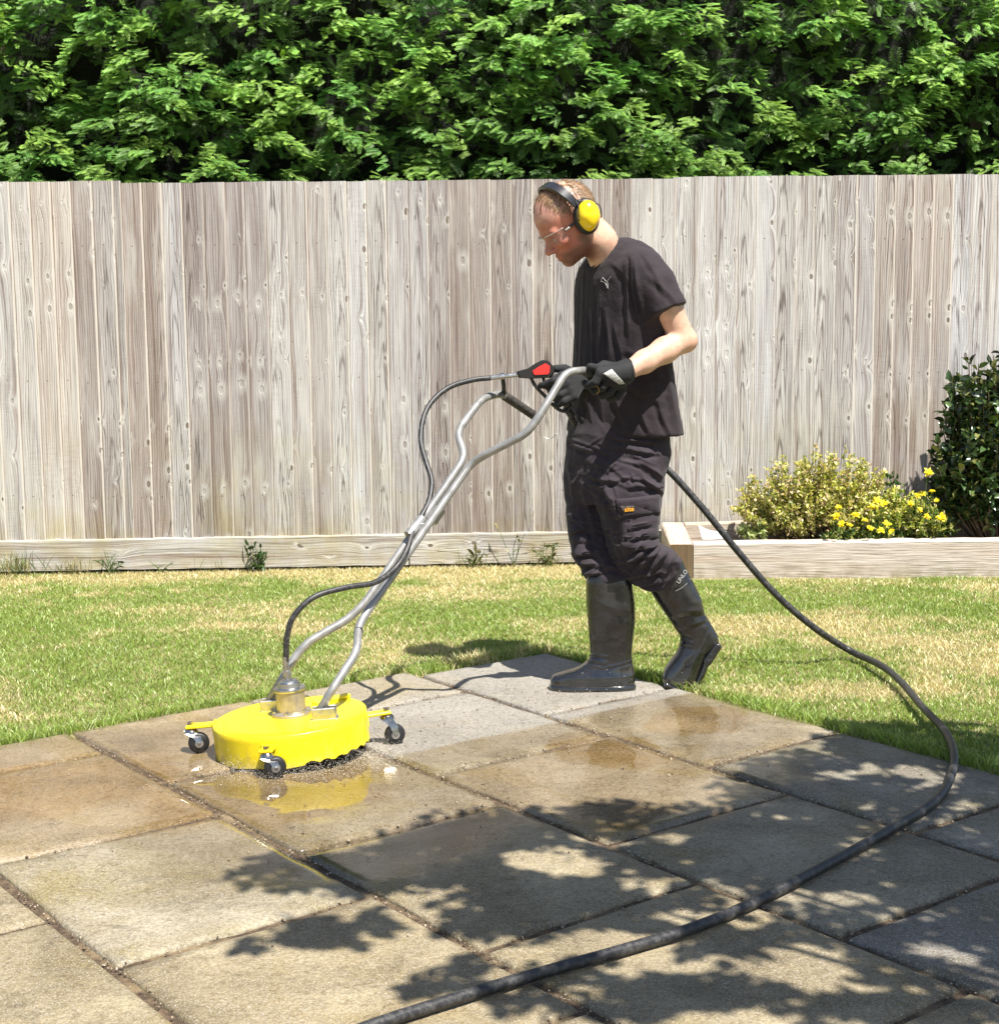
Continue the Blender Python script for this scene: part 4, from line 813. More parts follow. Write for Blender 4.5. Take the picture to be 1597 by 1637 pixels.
m = MB(); m.tube(spline([at(884, 600, gunY), at(896, 622, gunY), at(908, 650, gunY)], 6), [.015]*13, 12); m.build('gun_grip', bpy.data.materials['black_plastic'], gun, True)
m = MB(); m.tube(spline([at(868, 604, gunY), at(872, 618, gunY), at(884, 632, gunY)], 5), .005, 8); m.build('trigger', M_BLK, gun, True)
m = MB(); m.tube([at(804, 606, gunY), at(805, 616, gunY+.04), at(806, 631, 5.51)], [.0075, .008, .0085], 10); m.build('gun_strut', M_BLK, sc_, True)
m = MB(); m.tube(spline([at(859, 687, 5.10), at(866, 696, 5.10), at(876, 701, 5.10), at(884, 699, 5.10), at(890, 693, 5.1)], 5), .0012, 6); m.build('wire_tail', M_STEEL, sc_, True)
# ================================================================ the man
# smooth signed-distance modelling: every garment and the body is meshed as one continuous surface
def smin(a, b, k): h = np.clip(.5+.5*(b-a)/k, 0, 1); return b+(a-b)*h-k*h*(1-h)
def smax(a, b, k): return -smin(-a, -b, k)
def s_sph(p, c, r): return np.linalg.norm(p-c, axis=1)-r
def s_ell(p, c, r, R=None):
    q = p-np.asarray(c)
    if R is not None: q = q@R
    r = np.asarray(r); k0 = np.linalg.norm(q/r, axis=1); k1 = np.linalg.norm(q/(r*r), axis=1)+1e-9; return k0*(k0-1)/k1
def s_cap(p, a, b, ra, rb):
    a = np.asarray(a); b = np.asarray(b); d = b-a; t = np.clip((p-a)@d/(d@d), 0, 1); return np.linalg.norm(p-a-t[:, None]*d, axis=1)-(ra+(rb-ra)*t)
def s_chain(p, pts, rs, k=.012):
    d = None
    for i in range(len(pts)-1):
        e = s_cap(p, pts[i], pts[i+1], rs[i], rs[i+1]); d = e if d is None else smin(d, e, k)
    return d
def zstack(rows, n=2.4, k=0.0, ck=.012):
    """rows: (py, x left, x right, Y centre, half depth): horizontal slices through the silhouette"""
    rows = sorted(rows, key=lambda r: -r[0]); Z = []; X = []; W_ = []; YC = []; D = []
    for (y, xl, xr, Y, dp) in rows:
        a = at(xl, y, Y); b = at(xr, y, Y); Z.append(a[2]); X.append((a[0]+b[0])/2); W_.append((b[0]-a[0])/2); YC.append(Y); D.append(dp)
    Z = np.array(Z)
    def f(p):
        z = p[:, 2]; cx = np.interp(z, Z, X); w = np.interp(z, Z, W_); yc = np.interp(z, Z, YC); dp = np.interp(z, Z, D)
        w = np.sqrt(np.maximum(w*w-(k*dp)**2, (.45*w)**2)); dy = p[:, 1]-yc
        dx = p[:, 0]-cx-k*dy; q = (np.abs(dx/w)**n+np.abs(dy/dp)**n)**(1/n)
        d = (q-1)*np.minimum(w, dp); return smax(d, np.maximum(z-Z[-1], Z[0]-z), ck)
    return f
def snets(f, lo, hi, h, bs=16):
    lo = np.asarray(lo, float); n = np.ceil((np.asarray(hi)-lo)/h/bs).astype(int); N = n*bs+1; G = np.ones(tuple(N), np.float32)
    ax = [lo[i]+np.arange(N[i])*h for i in range(3)]; cen = np.stack(np.meshgrid(*[lo[i]+(np.arange(n[i])+.5)*bs*h for i in range(3)], indexing='ij'), -1).reshape(-1, 3)
    dc = f(cen); ids = np.stack(np.meshgrid(*[np.arange(k) for k in n], indexing='ij'), -1).reshape(-1, 3)
    for i in range(len(cen)):
        s = ids[i]*bs; sl = tuple(slice(s[q], s[q]+bs+1) for q in range(3))
        if abs(dc[i]) > bs*h*1.9: G[sl] = np.where(np.abs(G[sl]) < .9, G[sl], np.sign(dc[i])*1.0); continue
        g = np.stack(np.meshgrid(ax[0][sl[0]], ax[1][sl[1]], ax[2][sl[2]], indexing='ij'), -1); G[sl] = f(g.reshape(-1, 3)).reshape(g.shape[:3])
    ins = G < 0; c = [ins[i:N[0]-1+i, j:N[1]-1+j, k:N[2]-1+k] for i in (0, 1) for j in (0, 1) for k in (0, 1)]
    cnt = sum(x.astype(np.int8) for x in c); act = (cnt > 0) & (cnt < 8); I = np.argwhere(act); vid = -np.ones(act.shape, np.int64); vid[act] = np.arange(len(I))
    acc = np.zeros((len(I), 3)); m = np.zeros(len(I)); off = [(i, j, k) for i in (0, 1) for j in (0, 1) for k in (0, 1)]
    val = [G[I[:, 0]+o[0], I[:, 1]+o[1], I[:, 2]+o[2]] for o in off]
    for a in range(8):
        for b in range(a+1, 8):
            if sum(abs(off[a][q]-off[b][q]) for q in range(3)) != 1: continue
            va, vb = val[a], val[b]; cr = (va < 0) != (vb < 0); t = np.where(cr, va/np.where(cr, va-vb, 1), 0)
            acc += cr[:, None]*(np.array(off[a])+t[:, None]*(np.array(off[b])-np.array(off[a]))); m += cr
    V = lo+(I+acc/m[:, None])*h; Fs = []
    for d in range(3):
        o1, o2 = [q for q in range(3) if q != d]; sl0 = [slice(0, N[q]) for q in range(3)]; sl1 = list(sl0); sl0[d] = slice(0, N[d]-1); sl1[d] = slice(1, N[d])
        A = ins[tuple(sl0)]; B = ins[tuple(sl1)]; E = np.argwhere(A != B); E = E[(E[:, o1] > 0) & (E[:, o2] > 0) & (E[:, o1] < N[o1]-1) & (E[:, o2] < N[o2]-1)]
        e1 = np.zeros(3, int); e1[o1] = 1; e2 = np.zeros(3, int); e2[o2] = 1
        q = [vid[tuple((E-x).T)] for x in (np.zeros(3, int), e1, e1+e2, e2)]; q = np.stack(q, -1); fl = A[tuple(E.T)]
        if d == 1: fl = ~fl
        q[~fl] = q[~fl][:, ::-1]; Fs.append(q)
    return V, np.concatenate(Fs)
def vnorm(V, Fq):
    nrm = np.cross(V[Fq[:, 2]]-V[Fq[:, 0]], V[Fq[:, 3]]-V[Fq[:, 1]]); out = np.zeros_like(V)
    for k in range(4): np.add.at(out, Fq[:, k], nrm)
    return out/(np.linalg.norm(out, axis=1)[:, None]+1e-12)
def relax(V, Fq, it=2, lam=.5):
    for _ in range(it):
        s = np.zeros_like(V); c = np.zeros(len(V))
        for k in range(4):
            for q in (1, 3): np.add.at(s, Fq[:, k], V[Fq[:, (k+q) % 4]]); np.add.at(c, Fq[:, k], 1)
        V = V+lam*(s/c[:, None]-V)
    return V
def folds(V, Fq, fl, side=-1):
    """creases pushed into the cloth: (x0,y0,x1,y1,width px,depth m) on the side towards the patio"""
    N_ = vnorm(V, Fq); p = pj(V); w = np.clip(-N_[:, 1]*2.0+.25, 0, 1); disp = np.zeros(len(V))
    for (x0, y0, x1, y1, wd, am) in fl:
        a = np.array([x0, y0]); d = np.array([x1-x0, y1-y0], float); L = np.linalg.norm(d); d /= L; t = (p-a)@d; q = (p-a)@np.array([-d[1], d[0]]); q = q+wd*.6*np.sin(t/L*3.1+x0)
        u = np.clip(t/L, -.2, 1.2); tap = np.clip(1-(np.abs(u-.5)/.62)**3, 0, 1); disp += tap*am*(np.exp(-np.abs(q/wd)**1.25)-.75*np.exp(-((q-1.7*wd)/wd)**2))
    return V+N_*(disp*w)[:, None]
def wrinkle(V, Fq, amp, sc, seed, st=(1, 1, 1)):
    N_ = vnorm(V, Fq); q = V*np.array(st); a = fbm(np.c_[q[:, 0]+q[:, 1]*.7, q[:, 2]], seed, sc, 3); b = fbm(np.c_[q[:, 1]-q[:, 0]*.4, q[:, 2]], seed+9, sc, 3); n = np.abs(a-.5)*2+np.abs(b-.5)*2
    return V+N_*((.45-n)*amp)[:, None]
def organic(name, f, lo, hi, h, mat, parent, post=None, col=None, it=2):
    V, Fq = snets(f, lo, hi, h); V = relax(V, Fq, it)
    if post: V = post(V, Fq)
    me = mesh_np(name, V, Fq, mat, True)
    if col is not None: vattr(me, 'tint', col(V))
    o = obj(name, me, parent); return o, V, Fq
from mathutils.bvhtree import BVHTree
class Surf:
    """finds where a line of sight meets a finished surface, to sew badges and pockets on it"""
    def __init__(s, V, Fq): s.b = BVHTree.FromPolygons([tuple(v) for v in V], [tuple(map(int, f)) for f in Fq])
    def hit(s, x, y):
        d = ray(x, y); d = d/np.linalg.norm(d); r = s.b.ray_cast(Vector((0, 0, H)), Vector(d))
        if r[0] is None: return None, None
        n = np.array(r[1]); n = n if n@d < 0 else -n; return np.array(r[0]), n
def patch(mb, S_, corners, off, nu=12, nv=10, thick=.006):
    """cloth panel sewn on the surface; corners in order round the outline"""
    c = [np.array(q, float) for q in corners]; G = {}; V = []; last = None
    for i in range(nu+1):
        for j in range(nv+1):
            u = i/nu; v = j/nv; q = c[0]*(1-u)*(1-v)+c[1]*u*(1-v)+c[2]*u*v+c[3]*(1-u)*v; h, n = S_.hit(*q)
            if h is None: h, n = last
            last = (h, n); e = min(u, 1-u, v, 1-v); G[i, j] = len(V); V.append(h+n*(off*(min(1, e/.06)*.5+.5)))
    m = len(V); V2 = []
    k = 0
    for i in range(nu+1):
        for j in range(nv+1): V2.append(np.array(V[k])+np.array([0, 1, 0])*thick); k += 1
    Fp = [(G[i, j], G[i+1, j], G[i+1, j+1], G[i, j+1]) for i in range(nu) for j in range(nv)]
    rim = [G[i, 0] for i in range(nu+1)]+[G[nu, j] for j in range(1, nv+1)]+[G[i, nv] for i in range(nu-1, -1, -1)]+[G[0, j] for j in range(nv-1, 0, -1)]
    Fp += [(rim[q], rim[q]+m, rim[(q+1) % len(rim)]+m, rim[(q+1) % len(rim)]) for q in range(len(rim))]; mb.add(V+V2, Fp)
def stroke(mb, S_, pts, wd, off=.0015, r=None):
    """embroidered line following the surface"""
    P3 = []
    for x, y in pts:
        h, n = S_.hit(x, y)
        if h is not None: P3.append(h+n*off)
    if len(P3) > 1: mb.tube(P3, wd, 6)
person = empty('person', (.42, 5.5, 0)); tag(person, 'man in black t-shirt, work trousers and wellington boots with yellow ear defenders pushing the cleaner', 'person')
# ---- materials
def cloth(name, col, rough=.85, sheen=.07, bscale=900, tintc=None):
    t = NT(name); p = t.pos(); nz = t.noise(p, 22, 5, .65); fz = t.noise(p, 420, 2, .5)
    c = t.mix(t.mr(nz, .3, .7), tuple(x*.82 for x in col), tuple(x*1.2 for x in col))
    if tintc: c = t.mix(t.math('MULTIPLY', t.mr(t.noise(p, 9, 5, .7), .52, .7), t.mr(t.n('SeparateXYZ', {0: p}).outputs[2], .75, .3, 0, .8)), c, tintc)
    t.P(Base_Color=c, Roughness=rough, Sheen_Weight=sheen, Sheen_Roughness=.5, Specular_IOR_Level=.25); t.bump(t.math('ADD', t.math('MULTIPLY', t.noise(p, 60, 4, .6), .6), t.math('MULTIPLY', fz, .12)), .55, .006); return t.m
M_TEE = cloth('black_jersey', (.026, .020, .0235)); M_TRS = cloth('black_workwear', (.033, .026, .032), tintc=(.040, .034, .028)); M_GLV = cloth('glove_fabric', (.016, .0165, .018), .75)
t = NT('boot_rubber'); p = t.pos(); nz = t.noise(p, 18, 5, .65); z_ = t.n('SeparateXYZ', {0: p}).outputs[2]; wetb = t.mr(z_, .16, .04, 0, 1)
c = t.mix(t.mr(nz, .35, .72), (.007, .007, .0075), (.022, .0205, .020)); dust = t.math('MULTIPLY', t.mr(t.noise(p, 12, 6, .7), .52, .72), t.mr(z_, .10, .30, .15, .75)); c = t.mix(t.math('MULTIPLY', dust, .28), c, (.10, .09, .08))
drops = t.mr(t.n('TexVoronoi', {'Vector': p, 'Scale': 75.0}, feature='F1').outputs['Distance'], .10, .14, 1, 0); drops = t.math('MULTIPLY', t.math('MULTIPLY', drops, wetb), t.mr(t.noise(p, 25, 2), .56, .6))
c = t.mix(t.math('MULTIPLY', drops, .85), c, (.55, .53, .5)); t.P(Base_Color=c, Roughness=t.math('SUBTRACT', t.mr(nz, .3, .7, .20, .36), t.math('MULTIPLY', wetb, .24)), Coat_Weight=t.math('MULTIPLY', wetb, .8), Coat_Roughness=.10, Specular_IOR_Level=.75)
t.bump(t.math('ADD', t.math('MULTIPLY', t.noise(p, 26, 4, .6), .8), t.math('MULTIPLY', drops, .25)), .22, .008); M_BOOT = t.m
t = NT('skin'); tc = t.attr('tint').outputs['Color']; p = t.pos(); nz = t.noise(p, 55, 5, .65); c = t.mix(t.mr(nz, .35, .68), t.mix(1, tc, (.86, .78, .76), 'MULTIPLY'), tc)
t.P(Base_Color=c, Roughness=.46, Subsurface_Weight=.12, Subsurface_Radius=(.012, .005, .003), Specular_IOR_Level=.45); t.bump(t.noise(p, 240, 3, .6), .18, .003); M_SKIN = t.m
# ---- head frame
YAW = math.radians(21); PIT = math.radians(33)
hh0 = np.array([-math.cos(YAW), -math.sin(YAW), 0]); zz0 = np.array([0, 0, 1.0]); HU = hh0*math.cos(PIT)-zz0*math.sin(PIT); HV = hh0*math.sin(PIT)+zz0*math.cos(PIT); HW = np.array([math.sin(YAW), -math.cos(YAW), 0])
HC = at(912, 350, 5.46); HM = np.stack([HU, HV, HW], 1)
def hl(p): return (p-HC)@HM                       # world -> head (forward, up, left)
def hw(u, v, w): return HC+HU*u+HV*v+HW*w
def f_head(p):
    q = hl(p); m = q.copy(); m[:, 2] = np.abs(m[:, 2])
    d = s_ell(q, (.006, .036, 0), (.113, .099, .079)); d = smin(d, s_ell(q, (.042, -.040, 0), (.066, .085, .062)), .03)
    d = smin(d, s_ell(q, (.050, -.088, 0), (.050, .040, .046)), .03); d = smin(d, s_ell(q, (.083, -.117, 0), (.020, .018, .021)), .022)
    d = smin(d, s_ell(m, (.000, -.066, .046), (.034, .040, .018)), .03); d = smin(d, s_ell(m, (.074, -.040, .044), (.026, .018, .020)), .02)
    d = smin(d, s_cap(m, (.110, .006, .006), (.094, .004, .046), .013, .012), .014)
    d = smax(d, -s_ell(m, (.116, -.022, .032), (.024, .014, .019)), .012); d = smin(d, s_ell(m, (.088, -.022, .032), (.017, .0125, .0155)), .004)
    d = smin(d, s_cap(q, (.104, -.010, 0), (.131, -.050, 0), .0095, .0125), .010); d = smin(d, s_ell(m, (.117, -.055, .012), (.013, .009, .0085)), .007)
    d = smin(d, s_cap(m, (.109, -.079, 0), (.101, -.083, .020), .0085, .004), .008); d = smin(d, s_cap(m, (.105, -.093, 0), (.098, -.089, .018), .0090, .004), .008)
    d = smax(d, -s_cap(m, (.117, -.0865, 0), (.104, -.086, .021), .0022, .0016), .004)
    d = smin(d, s_ell(m, (-.016, -.020, .079), (.024, .034, .011)), .010)
    return d
sh_n = at(1026, 436, 5.41); el_n = at(1092, 543, 5.37); wr_n = at(1002, 593, 5.235)
sh_f = at(972, 438, 5.68); el_f = at(985, 560, 5.80); wr_f = at(934, 611, 5.53)
def f_arms(p):
    d = s_chain(p, [sh_n, at(1066, 490, 5.36), el_n], [.042, .050, .043], .02); d = smin(d, s_ell(p, at(1100, 546, 5.385), (.027, .027, .024)), .03)
    d = smin(d, s_chain(p, [el_n, at(1062, 560, 5.325), at(1030, 578, 5.275), wr_n], [.042, .0425, .037, .0305], .02), .016)
    e = s_chain(p, [sh_f, el_f, wr_f], [.040, .040, .032], .02); return np.minimum(d, e)
def f_body(p):
    nk = s_chain(p, [hw(-.040, -.050, 0), at(957, 385, 5.50), at(972, 415, 5.53)], [.058, .060, .066], .02)
    d = smin(f_head(p), nk, .03)
    tr = s_chain(p, [at(990, 425, 5.53), at(998, 500, 5.53), at(998, 640, 5.54), at(990, 740, 5.54)], [.06, .085, .075, .075], .03)
    for a, b, c in ((at(960, 760, 5.60), at(950, 850, 5.55), at(975, 1000, 5.49)), (at(1000, 760, 5.47), at(1022, 872, 5.48), at(1096, 990, 5.52))): tr = smin(tr, s_chain(p, [a, b, (b+c)/2+np.array([.018, 0, .0])*(c[0] > .4), c], [.055, .045, .034, .032], .02), .03)
    tr = smin(tr, s_cap(p, sh_n, sh_f, .04, .04), .03); d = smin(d, tr, .03); return smin(d, f_arms(p), .012)
def skin_col(V):
    q = hl(V); ns = fbm(np.c_[V[:, 0]*3+V[:, 1], V[:, 2]*3], 7, 9, 3)[:, None]
    c = np.array([.62, .40, .29])*np.ones((len(V), 1)); red = np.array([.50, .185, .13]); inhead = np.clip((.17-np.linalg.norm(q, axis=1))/.02, 0, 1)*np.clip((q[:, 0]+.02)/.03, 0, 1)
    c = c+(red-c)*(inhead*.9)[:, None]; ck = np.exp(-(((q[:, 0]-.075)/.035)**2+((q[:, 1]+.05)/.03)**2)); c = c*(1-ck[:, None]*inhead[:, None]*np.array([.02, .18, .2]))
    fore = np.clip((q[:, 1]-.03)/.03, 0, 1)*inhead; c = c+(np.array([.66, .38, .30])-c)*(fore*.85)[:, None]  # forehead highlight put into the skin tint as a paler pink
    br = np.clip((-.066-q[:, 1])/.02, 0, 1)*inhead; br = np.maximum(br, np.clip((-.03-q[:, 1])/.03, 0, 1)*np.clip((.055-q[:, 0])/.03, 0, 1)*inhead)
    lip = np.exp(-(((q[:, 0]-.112)/.012)**2+((q[:, 1]+.087)/.011)**2+(q[:, 2]/.022)**4)); br = br*(1-.8*np.clip(lip*1.5, 0, 1)); br *= (.55+.5*ns[:, 0])
    c = c+(np.array([.10, .058, .04])-c)*np.clip(br, 0, 1)[:, None]*.92; c = c+(np.array([.42, .16, .13])-c)*(lip*.7)[:, None]
    eb = np.exp(-(((q[:, 0]-.108)/.02)**2+((q[:, 1]-.006)/.0065)**2+((np.abs(q[:, 2])-.030)/.022)**4)); c = c+(np.array([.25, .15, .08])-c)*(eb*.6)[:, None]
    el = np.exp(-(np.linalg.norm(V-at(1105, 548, 5.36), axis=1)/.025)**2); c = c*(1-el[:, None]*np.array([0, .14, .16])); return c*(.82+.36*ns)
body, BV, BF = organic('body', f_body, (.08, 5.10, .02), (.85, 5.92, 1.80), .0036, M_SKIN, person, None, skin_col, 2)
# eyes
for s in (1, -1):
    m = MB(); m.lathe([(0, -.0115), (.006, -.010), (.0105, -.005), (.0118, 0), (.0105, .005), (.006, .010), (0, .0115)], hw(.0945, -.0225, s*.0315), HM, 14); m.build('eye', simple('eye', (.34, .30, .27), .15) if s == 1 else bpy.data.materials['eye'], person, True)
# ---- hair: short damp strands on the crown, fringe and temples
def hmask(q): 
    fr = q[:, 1] > .128-.042*np.clip((np.abs(q[:, 2])-.02)/.05, 0, 1)-1.25*np.clip(.066-q[:, 0], 0, .2); return fr & (q[:, 1] > -.055) & (q[:, 0] < .064)
rhh = np.random.default_rng(3); qv = hl(BV); nrm = vnorm(BV, BF); dist = np.linalg.norm(qv, axis=1) < .16
cand = np.where(dist & hmask(qv) & (f_head(BV) < .004))[0]
sel = rhh.choice(cand, min(3400, len(cand)*3)); V = []; Fh = []; C = []
g = HU*.75-HV*.25
for i in sel:
    b = BV[i]+rhh.normal(0, .0016, 3); n_ = nrm[i]; q0 = hl(b[None])[0]
    d = HU*(.8 if q0[0] > -.03 else -.3)-HV*.55+HW*np.sign(q0[2])*.15+np.cross(n_, rhh.normal(0, 1, 3))*.35; d = d-n_*(d@n_); d /= np.linalg.norm(d); L = rhh.uniform(.012, .030)*(1.0 if q0[1] > .05 else .6); w_ = np.cross(n_, d)*rhh.uniform(.0007, .0014)
    pts = [b-n_*.001, b+d*L*.5+n_*.0045, b+d*L+n_*.0022]; k = len(V); 
    for j, p_ in enumerate(pts): e = w_*(1-.45*j); V += [p_-e, p_+e]
    Fh += [(k, k+1, k+3, k+2), (k+2, k+3, k+5, k+4)]; c = np.array([.20, .125, .065])*rhh.uniform(.5, 1.6)+np.array([.03, .02, .0])*rhh.random(); C += [c]*6
t = NT('hair'); t.P(Base_Color=t.attr('tint').outputs['Color'], Roughness=.38); me = mesh_np('hair', V, np.array(Fh), t.m, True); vattr(me, 'tint', np.array(C)); obj('hair', me, person)
# damp locks falling over the forehead
m = MB()
for k in range(13):
    w0 = rhh.uniform(-.055, .062); u0 = .060+.02*rhh.random()-.25*abs(w0)*.5; st_ = hw(u0+.03, .14, w0); pts = []
    for j in range(5):
        f = j/4; q = np.array([.070+.040*f-.42*abs(w0)*(.5+f*.2), .128-.045*f*rhh.uniform(.5, 1.1), w0*(1+.10*f)+rhh.normal(0, .002)]); p_ = hw(*q); c0 = hw(.006, .036, 0); d_ = p_-c0; d_ /= np.linalg.norm(d_); lo_, hi_ = .05, .16
        for _ in range(18):
            md = (lo_+hi_)/2
            if f_head((c0+d_*md)[None])[0] < .0012: lo_ = md
            else: hi_ = md
        pts.append(c0+d_*hi_)
    m.tube(pts, np.linspace(.0013, .0005, 5), 5)
m.build('fringe', simple('damp_hair', (.20, .12, .065), .35, 0, .3, 200), person, True)
# ---- t-shirt
tee_rows = [(380, 970, 1004, 5.53, .05), (388, 962, 1022, 5.53, .09), (397, 953, 1038, 5.53, .125), (410, 941, 1049, 5.53, .16), (425, 931, 1054, 5.53, .185), (445, 924.5, 1058, 5.53, .20), (480, 922, 1060, 5.53, .205), (520, 921, 1061, 5.53, .20), (560, 920.5, 1065, 5.53, .195), (600, 920, 1070, 5.535, .19), (640, 918, 1077, 5.54, .19), (665, 915, 1082, 5.545, .195), (694, 911, 1087, 5.55, .20)]
f_t0 = zstack(tee_rows, 2.3, -.42)
ax_n = at(1068, 499, 5.345)-at(1028, 416, 5.385); ax_n /= np.linalg.norm(ax_n); hem_n = at(1066, 499, 5.345); sh0 = at(1022, 424, 5.39)
sh1 = at(968, 428, 5.69); hem_f = at(962, 505, 5.745); ax_f = hem_f-sh1; ax_f /= np.linalg.norm(ax_f)
ncA = hw(-.040, -.050, 0); ncB = at(969, 404, 5.527); nax = (ncB-ncA)/np.linalg.norm(ncB-ncA)
def f_tee(p):
    d = f_t0(p)
    sl = s_chain(p, [sh0, at(1047, 455, 5.365), hem_n+ax_n*.05], [.060, .066, .074], .02); sl = smax(sl, (p-hem_n)@ax_n, .004); d = smin(d, sl, .030)
    sf = s_chain(p, [sh1, hem_f+ax_f*.05], [.06, .07], .02); sf = smax(sf, (p-hem_f)@ax_f, .004); d = smin(d, sf, .03)
    # neck opening
    cut = np.maximum(s_cap(p, ncA-nax*.1, ncB+nax*.02, .066, .069), (p-(ncB+nax*.012))@nax); d = smax(d, -cut, .006)
    # open hem and sleeves
    return d
tee_f = [(944, 500, 950, 582, 3.2, .0075), (957, 470, 962, 584, 4, .005), (968, 500, 977, 580, 3.4, .008), (985, 520, 992, 575, 4, .004), (931, 440, 928, 640, 3.5, .005), (1008, 412, 1022, 500, 3.2, .009), (1015, 418, 1030, 506, 3, .007), (1001, 430, 1008, 540, 4, .005), (1030, 405, 1060, 470, 4, .003), (1042, 440, 1083, 490, 5, .004), (975, 420, 1010, 450, 5, .003),
         (938, 640, 955, 690, 4, .007), (955, 615, 965, 690, 5, .006), (1052, 645, 1072, 692, 4, .006), (1020, 650, 1040, 690, 4, .006), (985, 630, 1000, 690, 5, .005), (922, 655, 940, 684, 4, .005), (1066, 560, 1080, 680, 5, .004), (1005, 560, 1055, 600, 6, .004), (995, 610, 1060, 640, 6, .004)]
def tee_post(V, Fq): 
    V = wrinkle(V, Fq, .007, 7, 31, (1, 1, .45)); V = wrinkle(V, Fq, .003, 22, 35, (1, 1, .5)); V = folds(V, Fq, [q[:5]+(q[5]*1.15,) for q in tee_f]); return V
tee, TV, TF = organic('t_shirt', f_tee, (.12, 5.20, .82), (.76, 5.86, 1.66), .0042, M_TEE, person, tee_post, None, 3)
ST = Surf(TV, TF)
m = MB(); rr = [ncB+nax*.010+.069*(math.cos(a)*np.cross(nax, [0, 1, 0])/np.linalg.norm(np.cross(nax, [0, 1, 0]))+math.sin(a)*np.array([0, 1, 0])) for a in np.linspace(0, 2*math.pi, 40)]
m.tube(rr, .0055, 8, False); m.build('collar', M_TEE, tee, True)
# chest emblem: a thin leaping line mark
m = MB()
for pts in ([(976.8, 441.4), (974, 445.5), (971.2, 449.8), (971.6, 453), (972, 456), (972.1, 461)], [(961, 450), (962.3, 446.2), (963.5, 443), (966.5, 446.2), (969.3, 449.3), (971.2, 449.8)], [(961, 450), (964, 449.7), (968.2, 452.3), (970, 456), (971.4, 460)]): stroke(m, ST, pts, .0010, .0012)
m.build('chest_emblem', simple('silver_print', (.42, .40, .40), .4), tee)
# ---- trousers
hip = zstack([(636, 930, 1066, 5.54, .155), (690, 913, 1064, 5.54, .165), (704, 910, 1065, 5.54, .17), (725, 908, 1067.5, 5.54, .175), (745, 906, 1062, 5.54, .175), (770, 905, 1056, 5.54, .165), (800, 906, 1050, 5.54, .13)], 2.4, -.35)
legF = zstack([(735, 908, 985, 5.60, .095), (765, 905, 985, 5.595, .098), (800, 905, 985, 5.58, .096), (844, 906, 984, 5.555, .092), (866, 909.5, 985, 5.54, .09), (880, 914, 990, 5.53, .09), (890, 914, 994, 5.525, .092), (902, 922, 1002, 5.515, .09), (914, 927, 1010, 5.505, .088), (928, 935, 1011, 5.50, .084)], 2.5)
legN = zstack([(735, 945, 1062, 5.47, .11), (765, 946, 1057, 5.465, .112), (800, 952, 1055, 5.46, .108), (830, 961, 1055.5, 5.455, .102), (860, 969, 1054, 5.455, .10), (872, 971, 1059, 5.457, .10), (882, 973, 1080, 5.465, .10), (894, 977, 1090, 5.475, .10), (906, 982, 1086, 5.485, .096), (918, 989, 1082, 5.49, .092), (928, 1003, 1079, 5.495, .086), (940, 1027, 1062, 5.50, .08)], 2.4)
def f_trs(p): d = smin(legF(p), legN(p), .008); return smin(d, hip(p), .022)
trs_f = [(985, 698, 1052, 712, 3.2, .008), (990, 712, 1050, 726, 3.4, .007), (1000, 726, 1046, 740, 4, .005), (915, 706, 945, 722, 3.5, .008), (958, 752, 1000, 842, 5, .006), (1018, 738, 1058, 762, 4, .008), (1028, 762, 1057, 786, 3.6, .009), (1006, 780, 1052, 776, 4, .006), (946, 760, 985, 770, 4, .008), (950, 775, 985, 800, 5, .006),
         (985, 846, 1052, 838, 3.4, .008), (988, 862, 1048, 852, 3.2, .009), (990, 872, 1052, 874, 3.2, .009), (976, 850, 1000, 905, 4, .005), (985, 896, 1048, 888, 3.6, .008), (1052, 878, 1012, 916, 3.2, .010), (1066, 882, 1030, 922, 3.2, .010), (1078, 886, 1052, 932, 3.0, .010), (1087, 892, 1070, 928, 2.8, .009), (1040, 876, 998, 902, 3, .008), (1000, 926, 1062, 912, 3.2, .008), (1015, 934, 1060, 928, 3, .007),
         (910, 850, 935, 848, 3, .007), (912, 866, 948, 862, 4, .005), (912, 888, 950, 884, 3, .009), (918, 905, 955, 900, 3.4, .008), (926, 918, 958, 914, 3, .007), (935, 780, 948, 860, 5, .005), (906, 745, 920, 800, 4, .005), (950, 880, 975, 915, 4, .005), (960, 900, 1000, 915, 4, .005)]
def trs_post(V, Fq):
    V = wrinkle(V, Fq, .009, 9, 51, (1, 1, .8)); r_ = np.random.default_rng(66); ex = []
    for _ in range(95):
        x = r_.uniform(915, 1050); y = r_.uniform(705, 925); a = r_.normal(-.25, .55)+(.9 if r_.random() < .2 else 0); L = r_.uniform(10, 34); ex.append((x-L*math.cos(a), y-L*math.sin(a), x+L*math.cos(a), y+L*math.sin(a), r_.uniform(1.8, 3.2), r_.uniform(.0016, .0042)))
    return folds(V, Fq, [q[:5]+(q[5]*1.3,) for q in trs_f]+ex)
trs, RV, RF = organic('trousers', f_trs, (.15, 5.28, .28), (.72, 5.76, 1.06), .0040, M_TRS, person, trs_post, None, 2)
SR = Surf(RV, RF)
m = MB(); patch(m, SR, [(990, 826), (1053, 818), (1051, 872), (994, 889)], .007); m.build('cargo_pocket', M_TRS, trs, angle=50)
m = MB(); patch(m, SR, [(984, 798), (1053.5, 791), (1053, 820), (990, 829)], .013); fl = m.build('pocket_flap', M_TRS, trs, angle=50)
m = MB(); patch(m, SR, [(916, 858), (940, 852), (948, 886), (917, 890)], .006); m.build('knee_pocket', M_TRS, trs, angle=50)
